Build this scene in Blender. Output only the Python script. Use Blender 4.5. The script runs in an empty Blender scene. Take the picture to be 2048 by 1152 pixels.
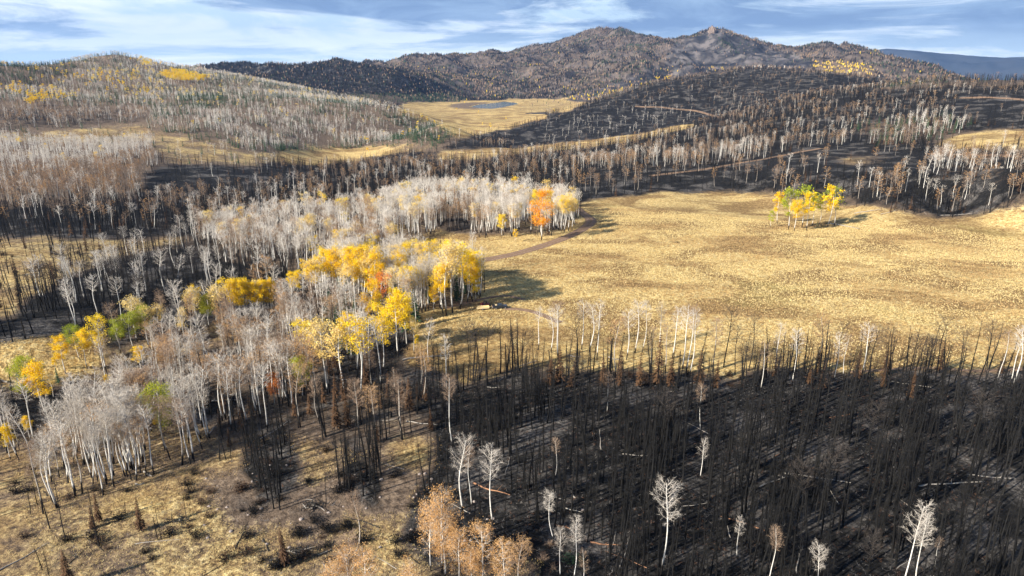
import bpy, math, random
import numpy as np

# ------------------------------------------------------------------ camera, light, exposure
R = math.radians
scene = bpy.context.scene
CAM_Z = 90.0
PITCH = R(17.7)
FPX = 1366.0                       # focal length in pixels of the 2048 px wide photograph
cam_d = bpy.data.cameras.new("camera")
cam_d.sensor_width = 36.0
cam_d.lens = 36.0 * FPX / 2048.0
cam_d.clip_start = 0.5
cam_d.clip_end = 90000.0
cam = bpy.data.objects.new("camera", cam_d)
scene.collection.objects.link(cam)
cam.location = (0, 0, CAM_Z)
cam.rotation_euler = (math.pi / 2 - PITCH, 0, 0)
scene.camera = cam

SUN_EL = R(29.0)
SUN_DIR = np.array([-0.84, -0.54])            # where the sun stands, seen from above
SUN_AZ = math.atan2(SUN_DIR[0], SUN_DIR[1])   # clockwise from +Y
sun_d = bpy.data.lights.new("sun", 'SUN')
sun_d.energy = 5.0
sun_d.angle = R(0.5)
sun_d.color = (1.0, 0.915, 0.79)
sun = bpy.data.objects.new("sun", sun_d)
scene.collection.objects.link(sun)
sun.rotation_euler = (math.pi / 2 - SUN_EL, 0, -SUN_AZ + math.pi)
sun.location = (-200, -200, 300)

world = bpy.data.worlds.new("World")
scene.world = world
world.use_nodes = True
wn, wl = world.node_tree.nodes, world.node_tree.links
wn.clear()
w_out = wn.new('ShaderNodeOutputWorld')
w_bg = wn.new('ShaderNodeBackground'); w_bg.inputs['Strength'].default_value = 0.07
sky = wn.new('ShaderNodeTexSky'); sky.sky_type = 'NISHITA'; sky.sun_disc = False
sky.sun_elevation = SUN_EL; sky.sun_rotation = SUN_AZ
sky.altitude = 2600; sky.air_density = 1.0; sky.dust_density = 0.6; sky.ozone_density = 1.5
geo = wn.new('ShaderNodeTexCoord')
def wnoise(scale, detail, rough, dist=0.0, loc=(0, 0, 0), scl=(1, 1, 1)):
    mp = wn.new('ShaderNodeMapping'); mp.inputs['Scale'].default_value = scl; mp.inputs['Location'].default_value = loc
    wl.new(geo.outputs['Generated'], mp.inputs['Vector'])
    n = wn.new('ShaderNodeTexNoise'); n.inputs['Scale'].default_value = scale
    n.inputs['Detail'].default_value = detail; n.inputs['Roughness'].default_value = rough
    n.inputs['Distortion'].default_value = dist
    wl.new(mp.outputs['Vector'], n.inputs['Vector'])
    return n
def wramp(src, stops):
    r = wn.new('ShaderNodeValToRGB')
    e = r.color_ramp.elements
    e[0].position, e[0].color = stops[0][0], (*stops[0][1], 1)
    e[1].position, e[1].color = stops[1][0], (*stops[1][1], 1)
    for p, c in stops[2:]:
        k = e.new(p); k.color = (*c, 1)
    wl.new(src, r.inputs['Fac'])
    return r
def wmix(f, a, b):
    m = wn.new('ShaderNodeMix'); m.data_type = 'RGBA'
    if isinstance(f, float): m.inputs[0].default_value = f
    else: wl.new(f, m.inputs[0])
    for s, v in ((6, a), (7, b)):
        if isinstance(v, tuple): m.inputs[s].default_value = (*v, 1)
        else: wl.new(v, m.inputs[s])
    return m.outputs[2]
# layered stratus: broad blue-grey banks over pale, brighter layers
n_bank = wnoise(3.1, 9, 0.6, 0.5, (0.9, 0.1, 2.3), (1, 1, 8))
n_wisp = wnoise(6.0, 8, 0.62, 0.7, (4.1, 1.7, 0.4), (1, 1, 4.5))
bank = wramp(n_bank.outputs['Fac'], [(0.45, (0, 0, 0)), (0.54, (1, 1, 1))])
wisp = wramp(n_wisp.outputs['Fac'], [(0.45, (0, 0, 0)), (0.66, (1, 1, 1))])
pale = wmix(wisp.outputs['Color'], (5.4, 6.9, 8.0), (8.8, 9.3, 9.5))
grey = wmix(wisp.outputs['Color'], (1.45, 2.3, 3.9), (2.9, 4.1, 5.8))
cloud = wmix(bank.outputs['Color'], pale, grey)
sep = wn.new('ShaderNodeSeparateXYZ'); wl.new(geo.outputs['Generated'], sep.inputs[0])
low = wramp(sep.outputs['Z'], [(0.015, (1, 1, 1)), (0.055, (0, 0, 0))])      # the pale gap above the horizon
cloud2 = wmix(low.outputs['Color'], cloud, wmix(bank.outputs['Color'], (9.5, 10.2, 10.4), (5.4, 7.2, 8.8)))
high = wramp(sep.outputs['Z'], [(0.12, (0.9, 0.9, 0.9)), (0.32, (0.06, 0.06, 0.06))])
w_col = wmix(high.outputs['Color'], sky.outputs['Color'], cloud2)
wl.new(w_col, w_bg.inputs['Color']); wl.new(w_bg.outputs[0], w_out.inputs[0])

scene.view_settings.view_transform = 'Standard'
scene.view_settings.look = 'None'
scene.view_settings.exposure = 1.1
scene.view_settings.gamma = 1.0
scene.cycles.max_bounces = 5
scene.cycles.diffuse_bounces = 2
scene.cycles.transparent_max_bounces = 6
scene.cycles.volume_bounces = 0

#CM ---- camera mathematics (for siting things)
cp, sp = math.cos(PITCH), math.sin(PITCH)
def project(x, y, z):
    zz = z - CAM_Z
    f = y * cp - zz * sp
    u = y * sp + zz * cp
    f = np.where(np.abs(f) < 1e-3, 1e-3, f)
    return 1024 + FPX * x / f, 576 - FPX * u / f, f
def ray(px, py):
    a, b = (np.asarray(px, float) - 1024) / FPX, (576 - np.asarray(py, float)) / FPX
    return a, cp + b * sp, -sp + b * cp            # x, y, z
def at_range(px, py, r):
    dx, dy, dz = ray(px, py)
    h = np.hypot(dx, dy)
    return dx / h * r, dy / h * r, CAM_Z + dz / h * r

# ------------------------------------------------------------------ noise
rng = np.random.default_rng(11)
_perm = np.concatenate([rng.permutation(256)] * 3)
_ang = rng.uniform(0, 2 * np.pi, 256)
_gx, _gy = np.cos(_ang), np.sin(_ang)
def perlin(x, y):
    xi, yi = np.floor(x).astype(np.int64), np.floor(y).astype(np.int64)
    xf, yf = x - xi, y - yi
    xi &= 255; yi &= 255
    u, v = xf * xf * xf * (xf * (xf * 6 - 15) + 10), yf * yf * yf * (yf * (yf * 6 - 15) + 10)
    def g(ix, iy, dx, dy):
        h = _perm[_perm[ix & 255] + (iy & 255)]
        return _gx[h] * dx + _gy[h] * dy
    a = g(xi, yi, xf, yf); b = g(xi + 1, yi, xf - 1, yf)
    c = g(xi, yi + 1, xf, yf - 1); d = g(xi + 1, yi + 1, xf - 1, yf - 1)
    return (a + u * (b - a)) * (1 - v) + (c + u * (d - c)) * v
def fbm(x, y, s, o=4, gain=0.5):
    t, a, f = 0, 1.0, 1.0 / s
    for k in range(o):
        t = t + a * perlin(x * f + 17.3 * k, y * f - 9.1 * k); a *= gain; f *= 2.03
    return t
def sstep(a, b, x):
    t = np.clip((x - a) / (b - a), 0, 1)
    return t * t * (3 - 2 * t)

# ------------------------------------------------------------------ terrain: sight points (photo pixel, metres away), smoothed into one sheet
SIGHT = [
 # px, py, range
 (1024,1100,None),
 # clearing and far edge of the near tableland
 (950,385,540),(780,400,530),(620,410,545),(450,425,540),(250,440,540),(60,450,540),
 # left valley
 (0,490,440),(150,480,450),(300,500,415),(450,500,395),(60,590,330),(250,590,310),(430,560,330),(20,690,262),(200,660,268),
 # dark burned belt
 (150,400,640),(400,380,680),(620,350,760),(900,350,700),(1120,345,680),(1350,340,640),(1500,325,690),
 (0,340,780),(200,335,790),(340,340,760),(480,335,800),
 (0,285,960),(150,275,1000),(300,270,1020),(450,262,1060),(560,300,980),
 # left hill
 (0,235,1150),(200,232,1180),(330,235,1150),(560,240,1180),
 (0,186,1420),(120,186,1500),(300,180,1560),(450,185,1550),
 (0,136,1750),(60,136,1800),(110,134,1900),(165,120,2150),(225,108,2250),(285,127,2150),(340,143,1950),(440,155,1850),(550,180,1720),(700,207,1480),(800,226,1300),(880,248,1150),(915,268,1080),
 # plain with the lake
 (650,318,1010),(700,300,1080),(870,290,1170),(780,280,1150),(1000,262,1480),(950,240,1750),(1100,235,1800),(900,215,2250),(1000,210,2480),(1080,208,2500),(830,208,2380),(1000,196,2900),(1130,196,2700),
 (1000,297,1130),(1150,283,1170),(1250,270,1200),(1390,250,1290),
 # dark hill beyond the left hill
 (450,137,3300),(560,138,3300),(630,131,3200),(690,124,3150),(740,136,3050),(800,150,2900),(870,172,2750),(930,192,2620),(350,145,3500),(200,150,3500),(80,155,3400),
 (700,185,2500),(600,165,2700),
 # burned hill right of the plain
 (900,283,1210),(1020,258,1330),(1100,232,1480),(1200,200,1650),(1300,170,1800),(1400,152,1900),(1520,139,1950),(1600,143,1950),(1700,152,1950),(1800,165,1900),
 (1300,240,1420),(1450,215,1500),(1560,190,1550),(1100,272,1270),
 # ridge B and the right-hand hill
 (640,332,900),(1000,312,880),(1100,306,900),(1250,288,950),(1400,258,1050),(1520,228,1130),(1640,197,1250),(1740,180,1290),(1860,163,1300),(1960,160,1290),(2048,162,1270),
 (1400,290,830),(1550,270,880),(1700,240,950),(1850,215,1020),(2000,200,1080),(2048,230,930),
 (1880,283,790),(2000,268,830),(2048,290,740),(1700,296,760),(1600,305,740),(1750,330,650),(1900,340,600),(2048,345,580),
 (1600,365,560),(1800,380,520),(2000,375,530),
 # foothills and the mountain
 (1150,170,3300),(1040,165,3500),(900,160,3600),(1330,128,3500),(1250,150,3350),(1430,140,3500),(1600,140,3600),(1250,182,2350),
 (750,123,4400),(820,116,4600),(900,114,4700),(970,108,4800),(1050,97,4900),(1120,88,4950),(1160,76,5000),(1215,56,5050),(1270,66,5000),(1330,84,4900),
 (1380,76,4700),(1425,61,4600),(1480,76,4600),(1560,98,4500),(1620,97,4500),(1690,85,4500),(1740,98,4450),(1800,118,4300),(1880,145,4150),(1960,165,4000),
 (1215,110,4100),(1130,120,4200),(1330,105,4200),(1430,105,4000),(1560,120,4000),(1690,120,3900),(850,140,4000),(960,135,4100),(1050,135,4000),
 # far sides of the hills
 (0,146,2150),(0,160,2600),(110,146,2350),(110,158,2800),(225,122,2600),(225,150,3000),(300,140,2500),(300,152,2900),(400,146,3000),(400,140,3500),(400,150,4000),(500,142,3850),(600,142,3800),(690,140,3700),(690,145,4200),(560,142,4300),
 (760,133,4700),(900,124,5100),(1050,106,5350),(1215,70,5500),(1330,96,5300),(1425,78,5000),(1560,100,4850),(1690,95,4850),(1800,128,4650),(1560,104,5300),(1690,110,5300),(1425,90,5500),
]
DIRECT = []  # azimuth deg, range, z
for a in (-50, -40, -30, -15, 0, 15, 30, 40, 50):
    DIRECT += [(a, 45, -2), (a, 80, 0), (a, 120, 0)]
for a in (-48, -34): DIRECT += [(a, 170, -3), (a, 230, -7)]
for a in (-20, ): DIRECT += [(a, 170, 0), (a, 230, -3)]
for a in (-8, 4, 16, 28, 40, 50): DIRECT += [(a, 180, 1), (a, 250, 1.5), (a, 340, 1), (a, 420, 0.5)]
for a in (-50, -30, -10, 10, 30, 50): DIRECT += [(a, 6300, -20), (a, 9000, -120)]
for a in (36, 45): DIRECT += [(a, 1700, 20), (a, 2500, -60), (a, 4200, -100)]
for a in (-46,): DIRECT += [(a, 500, -18), (a, 800, -10), (a, 1200, 15), (a, 1800, 100), (a, 2600, 60), (a, 4000, 40)]
for a in (-34,): DIRECT += [(a, 2700, 60), (a, 4200, 60)]
for a in (46,): DIRECT += [(a, 520, 3), (a, 800, 20), (a, 1200, 70)]
LEVEL = [(1330,388,0),(1530,386,0),(1700,412,.5),(1900,425,.5),(2048,408,1),(1160,402,-1),(2120,420,1),(2048,470,1),(1800,470,.5)]
cx_, cy_, cz_ = [], [], []
for px, py, z in LEVEL:
    dx, dy, dz = ray(px, py); t = (z - CAM_Z) / dz
    cx_.append(math.atan2(dx, dy)); cy_.append(math.log(math.hypot(dx, dy) * t)); cz_.append(z)
for px, py, r in SIGHT:
    if r is None: continue
    x, y, z = at_range(px, py, r)
    cx_.append(math.atan2(x, y)); cy_.append(math.log(r)); cz_.append(float(z))
for a, r, z in DIRECT:
    cx_.append(R(a)); cy_.append(math.log(r)); cz_.append(z)
C_ = np.column_stack([cx_, cy_]); Z_ = np.array(cz_)
# lower weight of height with range: work with z / r so the fit is even in angle
Rr = np.exp(C_[:, 1]); T_ = Z_ / Rr
def phi(d2): return 0.5 * d2 * np.log(d2 + 1e-12)
N_ = len(C_)
A_ = np.zeros((N_ + 3, N_ + 3))
D2 = ((C_[:, None] - C_[None]) ** 2).sum(-1)
A_[:N_, :N_] = phi(D2) + np.eye(N_) * 2e-4
P_ = np.column_stack([np.ones(N_), C_]); A_[:N_, N_:] = P_; A_[N_:, :N_] = P_.T
W_ = np.linalg.solve(A_, np.concatenate([T_, [0, 0, 0]]))
def tps(a, l):
    out = np.empty(a.size, float); a = a.ravel(); l = l.ravel()
    for s in range(0, a.size, 40000):
        q = np.column_stack([a[s:s + 40000], l[s:s + 40000]])
        d2 = (q[:, None, 0] - C_[None, :, 0]) ** 2 + (q[:, None, 1] - C_[None, :, 1]) ** 2
        out[s:s + 40000] = phi(d2) @ W_[:N_] + W_[N_] + q @ W_[N_ + 1:]
    return out
LAKE_Z = -31.0
lake_px = [(938,214),(955,209),(985,206),(1010,203),(1032,205),(1040,208),(1024,211),(1005,215),(985,218),(958,217)]
lake_xy = []
for px, py in lake_px:
    dx, dy, dz = ray(px, py); t = (LAKE_Z - CAM_Z) / dz; lake_xy.append((float(dx * t), float(dy * t)))
lake_xy = np.array(lake_xy)
def in_poly(px, py, poly):
    poly = np.asarray(poly, float); res = np.zeros(np.shape(px), bool)
    x0, y0 = poly[-1]
    for x1, y1 in poly:
        if y0 != y1:
            c = ((y0 > py) != (y1 > py)) & (px < (x1 - x0) * (py - y0) / (y1 - y0) + x0)
            res ^= c
        x0, y0 = x1, y1
    return res
NA, NR = 900, 900
AZ = np.linspace(R(-54), R(54), NA); LR = np.linspace(math.log(38), math.log(9000), NR)
gl, ga = np.meshgrid(LR, AZ, indexing='ij')
gr = np.exp(gl)
zs = tps(ga, np.clip(gl, math.log(45), math.log(9000))).reshape(gl.shape) * gr
gx, gy = np.sin(ga) * gr, np.cos(ga) * gr
far = sstep(900, 3200, gr)
lift = sstep(-26, 20, zs)
zs = zs + lift * (0.35 * np.clip(gr / 400, 0.2, 1) * fbm(gx, gy, 38, 4) * 2.2)
ridged = 1 - np.abs(fbm(gx + 300, gy, 620, 5, 0.52)) * 2.4
mtn = sstep(2600, 3600, gr)
zs = zs + lift * sstep(-20, 60, zs) * (mtn * ((ridged - 0.68) * 62 + fbm(gx, gy, 170, 4) * 16) + far * (1 - mtn) * fbm(gx, gy, 130, 4) * 7)
zs = zs + lift * sstep(350, 900, gr) * fbm(gx + 50, gy + 900, 210, 4) * 6
pl = sstep(2000, 2100, gr) * (1 - sstep(2900, 3100, gr)) * (np.abs(gx + 40) < 420)
lc = lake_xy.mean(0)
dl = np.hypot((gx - lc[0]) / 260.0, (gy - lc[1]) / 520.0)
flat = 1 - sstep(0.8, 1.7, dl)
zs = zs * (1 - flat) + (LAKE_Z + 1.0) * flat
inl = in_poly(gx, gy, lc + (lake_xy - lc) * 1.0)
zs = np.where(inl, LAKE_Z - 1.5, zs)
GZ = zs
def height(x, y):
    x = np.asarray(x, float); y = np.asarray(y, float)
    a = (np.arctan2(x, y) - AZ[0]) / (AZ[1] - AZ[0]); l = (np.log(np.hypot(x, y) + 1e-6) - LR[0]) / (LR[1] - LR[0])
    a = np.clip(a, 0, NA - 1.001); l = np.clip(l, 0, NR - 1.001)
    i, j = l.astype(int), a.astype(int); fi, fj = l - i, a - j
    return (GZ[i, j] * (1 - fi) * (1 - fj) + GZ[i + 1, j] * fi * (1 - fj) + GZ[i, j + 1] * (1 - fi) * fj + GZ[i + 1, j + 1] * fi * fj)
_march = np.exp(np.linspace(math.log(60), math.log(8500), 3000))
def ground_at(px, py):
    """the first point of the land that the sight line through a photo pixel meets"""
    dx, dy, dz = ray(px, py); h = math.hypot(dx, dy)
    xs, ys, zz = dx / h * _march, dy / h * _march, CAM_Z + dz / h * _march
    hit = np.nonzero(height(xs, ys) >= zz)[0]
    k = hit[0] if len(hit) else 2999
    return float(xs[k]), float(ys[k]), float(height(xs[k], ys[k]))

# ------------------------------------------------------------------ ground cover and woods, by area
# name, phrase, ground (grass, ash, stone-mauve; the rest is brown soil), trees per area factor, mix, outline (photo pixels of the tree bases)
MT = dict(char=.70, tan=.15, green=.145, gold=.003)
BURN = dict(char=.84, bare=.02, tan=.06, rust=.08)
Z = []
def zone(phrase, g, dens, mix, poly): Z.append((phrase, g, dens, mix, poly))
zone('in the burned belt', (0, .9, 0), .9, BURN, [(-600,-50),(2700,-50),(2700,1500),(-600,1500)])
zone('on the mountain', (.05,.25,.5), .62, MT, [(-600,-50),(2700,-50),(2700,196),(1180,196),(930,205),(-600,205)])
zone('on the grey hillside', (.12,.1,.75), .06, dict(char=.5,green=.3,tan=.2), [(1330,120),(1360,85),(1430,60),(1480,80),(1560,105),(1640,130),(1560,150),(1400,135)])
zone('on the wooded mountain slope', (.05,.3,.5), .85, dict(char=.65,green=.2,tan=.15), [(1140,90),(1215,55),(1330,78),(1330,110),(1280,135),(1160,130)])
zone('below the rocky peak', (.1,.2,.5), .6, dict(green=.5,char=.5), [(1430,75),(1470,95),(1475,110),(1440,95)])
zone('on the flat yellow shoulder', (.2,.1,.4), .4, dict(gold=.22,char=.2,tan=.3,pgold=.2), [(1620,128),(1690,122),(1760,142),(1740,158),(1640,145)])
zone('on the sage hill', (.25,.05,.7), .16, dict(tan=.5,char=.3,gold=.1,green=.1), [(1060,200),(1140,195),(1240,165),(1330,128),(1440,138),(1600,135),(1700,160),(1600,150),(1400,150),(1300,168),(1200,198),(1140,222),(1080,230),(1040,215)])
zone('in the yellow strip', (.3,.1,.4), 1.0, dict(gold=.5,pgold=.5), [(1135,232),(1230,212),(1290,195),(1290,202),(1200,224),(1145,242)])
zone('on the dark hill', (0,.85,.1), .95, dict(char=.80,tan=.05,green=.05,rust=.10), [(-200,120),(340,124),(690,112),(760,130),(900,172),(950,200),(860,212),(560,190),(340,150)])
zone('at the foot of the dark hill', (0,.3,.2), 1.6, dict(green=.55,char=.38,tan=.07), [(690,188),(900,190),(945,203),(860,210),(700,205)])
LH = dict(bare=.34,tan=.08,green=.54,char=.02,pgold=.02)
zone('on the big aspen hill', (.3,.03,.25), 1.0, LH, [(-600,80),(0,110),(200,90),(330,120),(560,170),(800,222),(930,268),(840,300),(560,304),(430,300),(-600,270)])
zone('on the hill shoulder', (.1,.2,.2), 1.0, dict(char=.42,green=.50,bare=.06,gold=.02), [(-600,100),(120,110),(165,140),(120,185),(-600,190)])
zone('among the yellow crowns on the big hill', (.3,.03,.2), .9, dict(gold=.09,bare=.45,green=.43,pgold=.03), [(-600,185),(100,180),(180,145),(290,140),(340,165),(310,195),(180,185),(130,210),(-600,212)])
zone('in the yellow stand on the hill', (.3,.03,.2), 1.1, dict(gold=.95,pgold=.05), [(325,150),(350,144),(415,158),(410,166),(335,166)])
zone('in the yellow stripe on the hilltop', (.3,.03,.2), 1.0, dict(gold=.6,bare=.4), [(262,118),(300,125),(320,135),(290,135)])
zone('in the yellow clump', (.3,.03,.2), 1.2, dict(gold=1.0), [(64,206),(92,200),(94,213),(66,215)])
zone('in the dark spruce wood on the hill', (.1,.1,.1), 2.0, dict(green=.86,bare=.12,pgold=.02), [(345,188),(450,186),(450,215),(365,224)])
zone('in the spruce wood above the plain', (.1,.1,.1), 2.2, dict(green=.90,bare=.09,gold=.01), [(740,226),(870,240),(922,266),(865,300),(785,296),(560,308),(545,288),(700,276),(760,255)])
zone('on the lower slope', (.2,.05,.1), 1.1, dict(bare=.64,tan=.12,green=.23,pgold=.01), [(290,240),(480,222),(640,228),(790,250),(780,290),(560,300),(470,292),(420,262),(300,262)])
zone('in the brown wood', (.05,.5,.1), 1.1, dict(tan=.55,bare=.2,char=.25), [(-600,212),(200,212),(300,222),(290,244),(200,250),(60,262),(-600,262)])
zone('in the clearing', (.52,.16,.12), .06, dict(bare=.4,green=.4,tan=.2), [(-600,262),(60,266),(200,250),(290,246),(300,268),(420,268),(470,296),(545,300),(560,325),(470,342),(330,332),(300,285),(-600,290)])
zone('in the young spruce patch', (.4,.05,.1), .5, dict(green=.85,bare=.15), [(370,268),(430,272),(440,288),(380,288)])
zone('in the sloping aspen wood', (.25,.05,.1), 1.15, dict(bare=.88,pgold=.02,tan=.10), [(-600,292),(130,285),(300,290),(300,318),(150,345),(-600,365)])
zone('in the brown aspen wood', (.1,.1,.1), 1.1, dict(tan=.85,bare=.15), [(-600,362),(150,345),(300,316),(330,340),(300,400),(120,415),(-600,425)])
zone('in the black gully', (0,.85,.05), .3, BURN, [(300,335),(420,332),(560,345),(690,345),(680,385),(300,412),(270,395)])
zone('on the dark strip', (0,1,0), .12, BURN, [(330,340),(300,400),(-100,420),(-100,440),(330,430),(640,380)])
zone('on the yellow plain', (1,0,0), .0015, dict(green=.6,gold=.4), [(560,322),(560,303),(780,293),(868,298),(918,270),(860,245),(800,225),(800,206),(930,202),(1130,196),(1145,212),(1060,226),(1140,240),(990,262),(890,283),(880,300),(720,318),(640,335)])
zone('on the grey flat by the lake', (.62,0,.15), .03, dict(tan=.5,green=.5), [(1030,212),(1110,200),(1180,205),(1150,224),(1050,226)])
zone('on the burned hill', (0,.85,.1), .85, dict(char=.80,tan=.11,bare=.02,rust=.07), [(876,298),(900,283),(1000,262),(1140,226),(1300,168),(1400,150),(1520,132),(1640,145),(1800,160),(1760,172),(1640,200),(1520,228),(1390,252),(1150,286),(1000,300)])
zone('on the black slope', (0,1,0), .42, dict(char=.8,bare=.12,rust=.08), [(1030,268),(1170,228),(1250,218),(1400,225),(1430,240),(1380,248),(1150,283),(1020,290)])
zone('on the black hilltop', (0,.95,.05), .45, dict(char=.85,tan=.15), [(1470,145),(1560,138),(1640,150),(1700,175),(1600,190),(1480,185)])
zone('on the yellow strip', (1,0,0), .002, dict(rust=1), [(870,318),(880,300),(1000,298),(1150,284),(1380,248),(1400,252),(1250,286),(1100,306),(1000,312),(870,326)])
zone('on the long ridge', (0,.75,.1), 1.0, dict(char=.80,bare=.03,tan=.12,rust=.05), [(640,335),(870,322),(1000,312),(1250,288),(1400,256),(1640,195),(1740,178),(2700,150),(2700,205),(2150,190),(1900,195),(1880,255),(1560,300),(1300,330),(1000,352),(620,372)])
zone('on the bare black hillside', (.02,.9,.1), .12, dict(char=.8,tan=.2), [(1925,192),(2700,196),(2700,250),(1960,252),(1910,230)])
zone('among the rusty spruces', (.1,.5,.1), .8, dict(rust=.52,green=.2,bare=.14,tan=.14), [(1700,262),(1740,242),(1890,232),(1960,250),(1900,278),(1760,294)])
zone('on the small pale clearing', (.95,0,0), .01, dict(rust=1), [(1850,290),(1930,268),(2010,258),(2700,265),(2700,290),(2000,298),(1880,304)])
zone('on the ridge edge', (.05,.6,0), .9, dict(bare=.15,tan=.35,char=.50), [(1130,338),(1300,320),(1450,300),(1560,296),(1700,285),(1700,294),(1600,300),(1450,330),(1300,345),(1130,352)])
zone('on the black hump', (.1,.75,.05), .03, dict(tan=.7,rust=.3), [(1440,335),(1640,294),(1760,296),(1860,312),(1900,335),(1700,352),(1560,352),(1440,350)])
zone('on the streaked hump', (.6,.3,0), .02, dict(rust=1), [(1660,312),(1760,308),(1780,322),(1690,334)])
zone('in the sunlit aspen row', (.15,.5,.1), .34, dict(bare=.4,tan=.6), [(1860,338),(1880,325),(2700,318),(2700,362),(1900,366)])
zone('behind the right clearing edge', (.05,.75,.05), .8, dict(char=.68,tan=.15,bare=.08,rust=.09), [(1560,352),(1900,350),(2700,362),(2700,400),(2048,405),(1990,428),(1850,428),(1740,412),(1560,400),(1530,385)])
zone('on the open burn', (.0,1,0), .42, dict(char=.85,tan=.15), [(1120,350),(1440,335),(1560,350),(1545,384),(1330,384),(1150,394),(1060,392)])
zone('in the dark belt', (0,1,0), 1.0, dict(char=.83,bare=.035,tan=.075,rust=.06), [(-600,425),(120,415),(300,402),(620,372),(1000,352),(1130,348),(1140,394),(1060,398),(800,402),(620,430),(500,455),(330,468),(150,466),(-600,490)])
zone('on the straw bench', (.55,.22,.1), .22, dict(char=.85,rust=.15), [(-600,492),(150,470),(380,466),(470,468),(330,492),(210,530),(90,590),(40,640),(-600,700)])
zone('in the black hollow', (0,1,0), .75, dict(char=.72,bare=.15,dark=.13), [(-100,700),(20,640),(90,590),(210,530),(330,492),(470,468),(620,470),(700,520),(640,570),(560,590),(440,630),(300,655),(140,668),(20,692)])
zone('in the pale grove behind the hollow', (.1,.35,.1), 1.25, dict(bare=.56,tan=.28,pgold=.04,char=.12), [(380,470),(500,462),(620,440),(760,430),(800,480),(775,515),(700,560),(640,560),(560,550),(430,520)])
zone('in the upper grove by the road', (.4,.1,.1), 1.6, dict(bare=.84,pgold=.05,tan=.11), [(760,440),(800,408),(950,402),(1060,408),(1150,425),(1158,448),(1128,464),(1000,478),(890,470),(800,488)])
zone('in the dark end of the upper grove', (.1,.5,.1), 1.5, dict(char=.3,tan=.4,bare=.3), [(860,430),(960,430),(970,476),(885,470)])
zone('on the broad meadow', (1,0,0), .0, dict(bare=1), [(775,520),(800,490),(890,471),(1000,480),(1130,468),(1165,445),(1150,400),(1330,385),(1530,385),(1600,405),(1740,416),(1850,432),(1990,432),(2048,408),(2700,400),(2700,735),(2048,735),(1600,742),(1250,738),(1000,760),(880,760),(835,720),(840,650),(900,612),(965,600),(965,545),(880,530)])
zone('on the greenish bench', (.95,.0,.0), .008, dict(pgold=.8,green=.2), [(-600,700),(20,692),(140,668),(250,660),(160,730),(110,775),(-600,840)])
zone('in the middle grove', (.35,.15,.05), 1.45, dict(bare=.66,pgold=.30,green=.04), [(640,560),(800,545),(960,570),(968,600),(890,625),(850,640),(790,650),(640,620)])
zone('in the dark under the middle grove', (.1,.6,.05), 1.3, dict(green=.30,tan=.3,bare=.3,char=.1), [(650,620),(790,640),(850,650),(820,690),(770,730),(660,700)])
zone('in the leafy row', (.6,.1,.05), .75, dict(pgold=.5,bare=.3,tan=.2), [(130,770),(180,725),(300,680),(450,640),(640,610),(640,635),(450,675),(330,715),(200,790)])
zone('in the big leafless grove', (.2,.35,.05), 1.35, dict(bare=.44,tan=.48,char=.06,rust=.02), [(200,790),(330,715),(450,670),(640,625),(660,700),(600,740),(470,760),(380,800),(290,850),(140,840)])
zone('on the near slope', (.50,.26,.10), .03, dict(char=.6,rust=.4), [(-600,1000),(40,985),(170,960),(330,900),(420,860),(540,850),(700,800),(800,790),(900,800),(905,880),(860,1000),(830,1090),(900,1300),(-600,1300)])
zone('in the shaded inner grove', (.2,.55,.05), 1.15, dict(tan=.36,bare=.26,char=.27,rust=.11), [(430,750),(600,730),(760,725),(840,715),(855,755),(800,800),(700,830),(590,870),(480,880),(400,890)])
zone('in the near white grove', (.42,.28,.05), .95, dict(bare=.80,tan=.20), [(-100,900),(80,850),(200,815),(300,850),(420,835),(440,880),(380,935),(250,965),(170,1010),(40,1040),(-100,1060)])
zone('on the pinkish dirt', (.12,.1,.45), .015, dict(char=1), [(400,960),(520,930),(690,990),(640,1060),(450,1050)])
zone('on the bare dirt', (.18,.1,.2), .0, dict(char=1), [(620,990),(760,900),(860,890),(870,940),(820,1010),(720,1040)])
zone('on the green patch', (.75,.0,.0), .0, dict(char=1), [(770,925),(800,895),(860,895),(865,925),(810,945)])
zone('at the foot of the inner grove', (.25,.5,.05), 1.2, dict(char=.8,rust=.10,tan=.10), [(560,860),(600,820),(720,795),(850,770),(900,790),(890,850),(820,880),(700,905),(640,890)])
zone('in the black clump', (.05,.95,0), 1.5, dict(char=1), [(500,960),(505,890),(560,880),(600,900),(590,970),(560,1010),(520,1005)])
zone('in the small black clump', (.05,.9,0), 1.2, dict(char=1), [(690,985),(700,925),(770,930),(780,985),(730,1000)])
zone('at the meadow edge of the burn', (.12,.7,0), 1.25, dict(char=.86,dark=.06,rust=.07,bare=.01), [(850,765),(960,752),(1100,745),(1600,748),(2048,740),(2700,735),(2700,790),(1500,800),(1000,800),(880,800)])
zone('in the great burned stand', (0,1,0), 1.0, dict(char=.995,dark=.005), [(870,800),(1500,795),(2700,785),(2700,1500),(1080,1500),(1060,1152),(860,1100),(800,1080),(840,1010),(880,900)])
zone('at the open edge of the burned stand', (0,.95,.05), .35, dict(char=1), [(800,1090),(850,1000),(920,900),(1000,950),(1100,1080),(1250,1152),(1250,1500),(1060,1500),(1060,1152),(900,1120)])
zone('on the near brushy slope', (.45,.2,.1), .03, dict(tan=1), [(640,1120),(800,1090),(900,1110),(1080,1130),(1090,1500),(600,1500)])
ZX0, ZY0, ZS = -600, -60, 3.0
zw, zh = int(3300 / ZS), int(1560 / ZS)
zpx, zpy = np.meshgrid(ZX0 + (np.arange(zw) + .5) * ZS, ZY0 + (np.arange(zh) + .5) * ZS)
ZMAP = np.zeros((zh, zw), np.int32)
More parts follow.
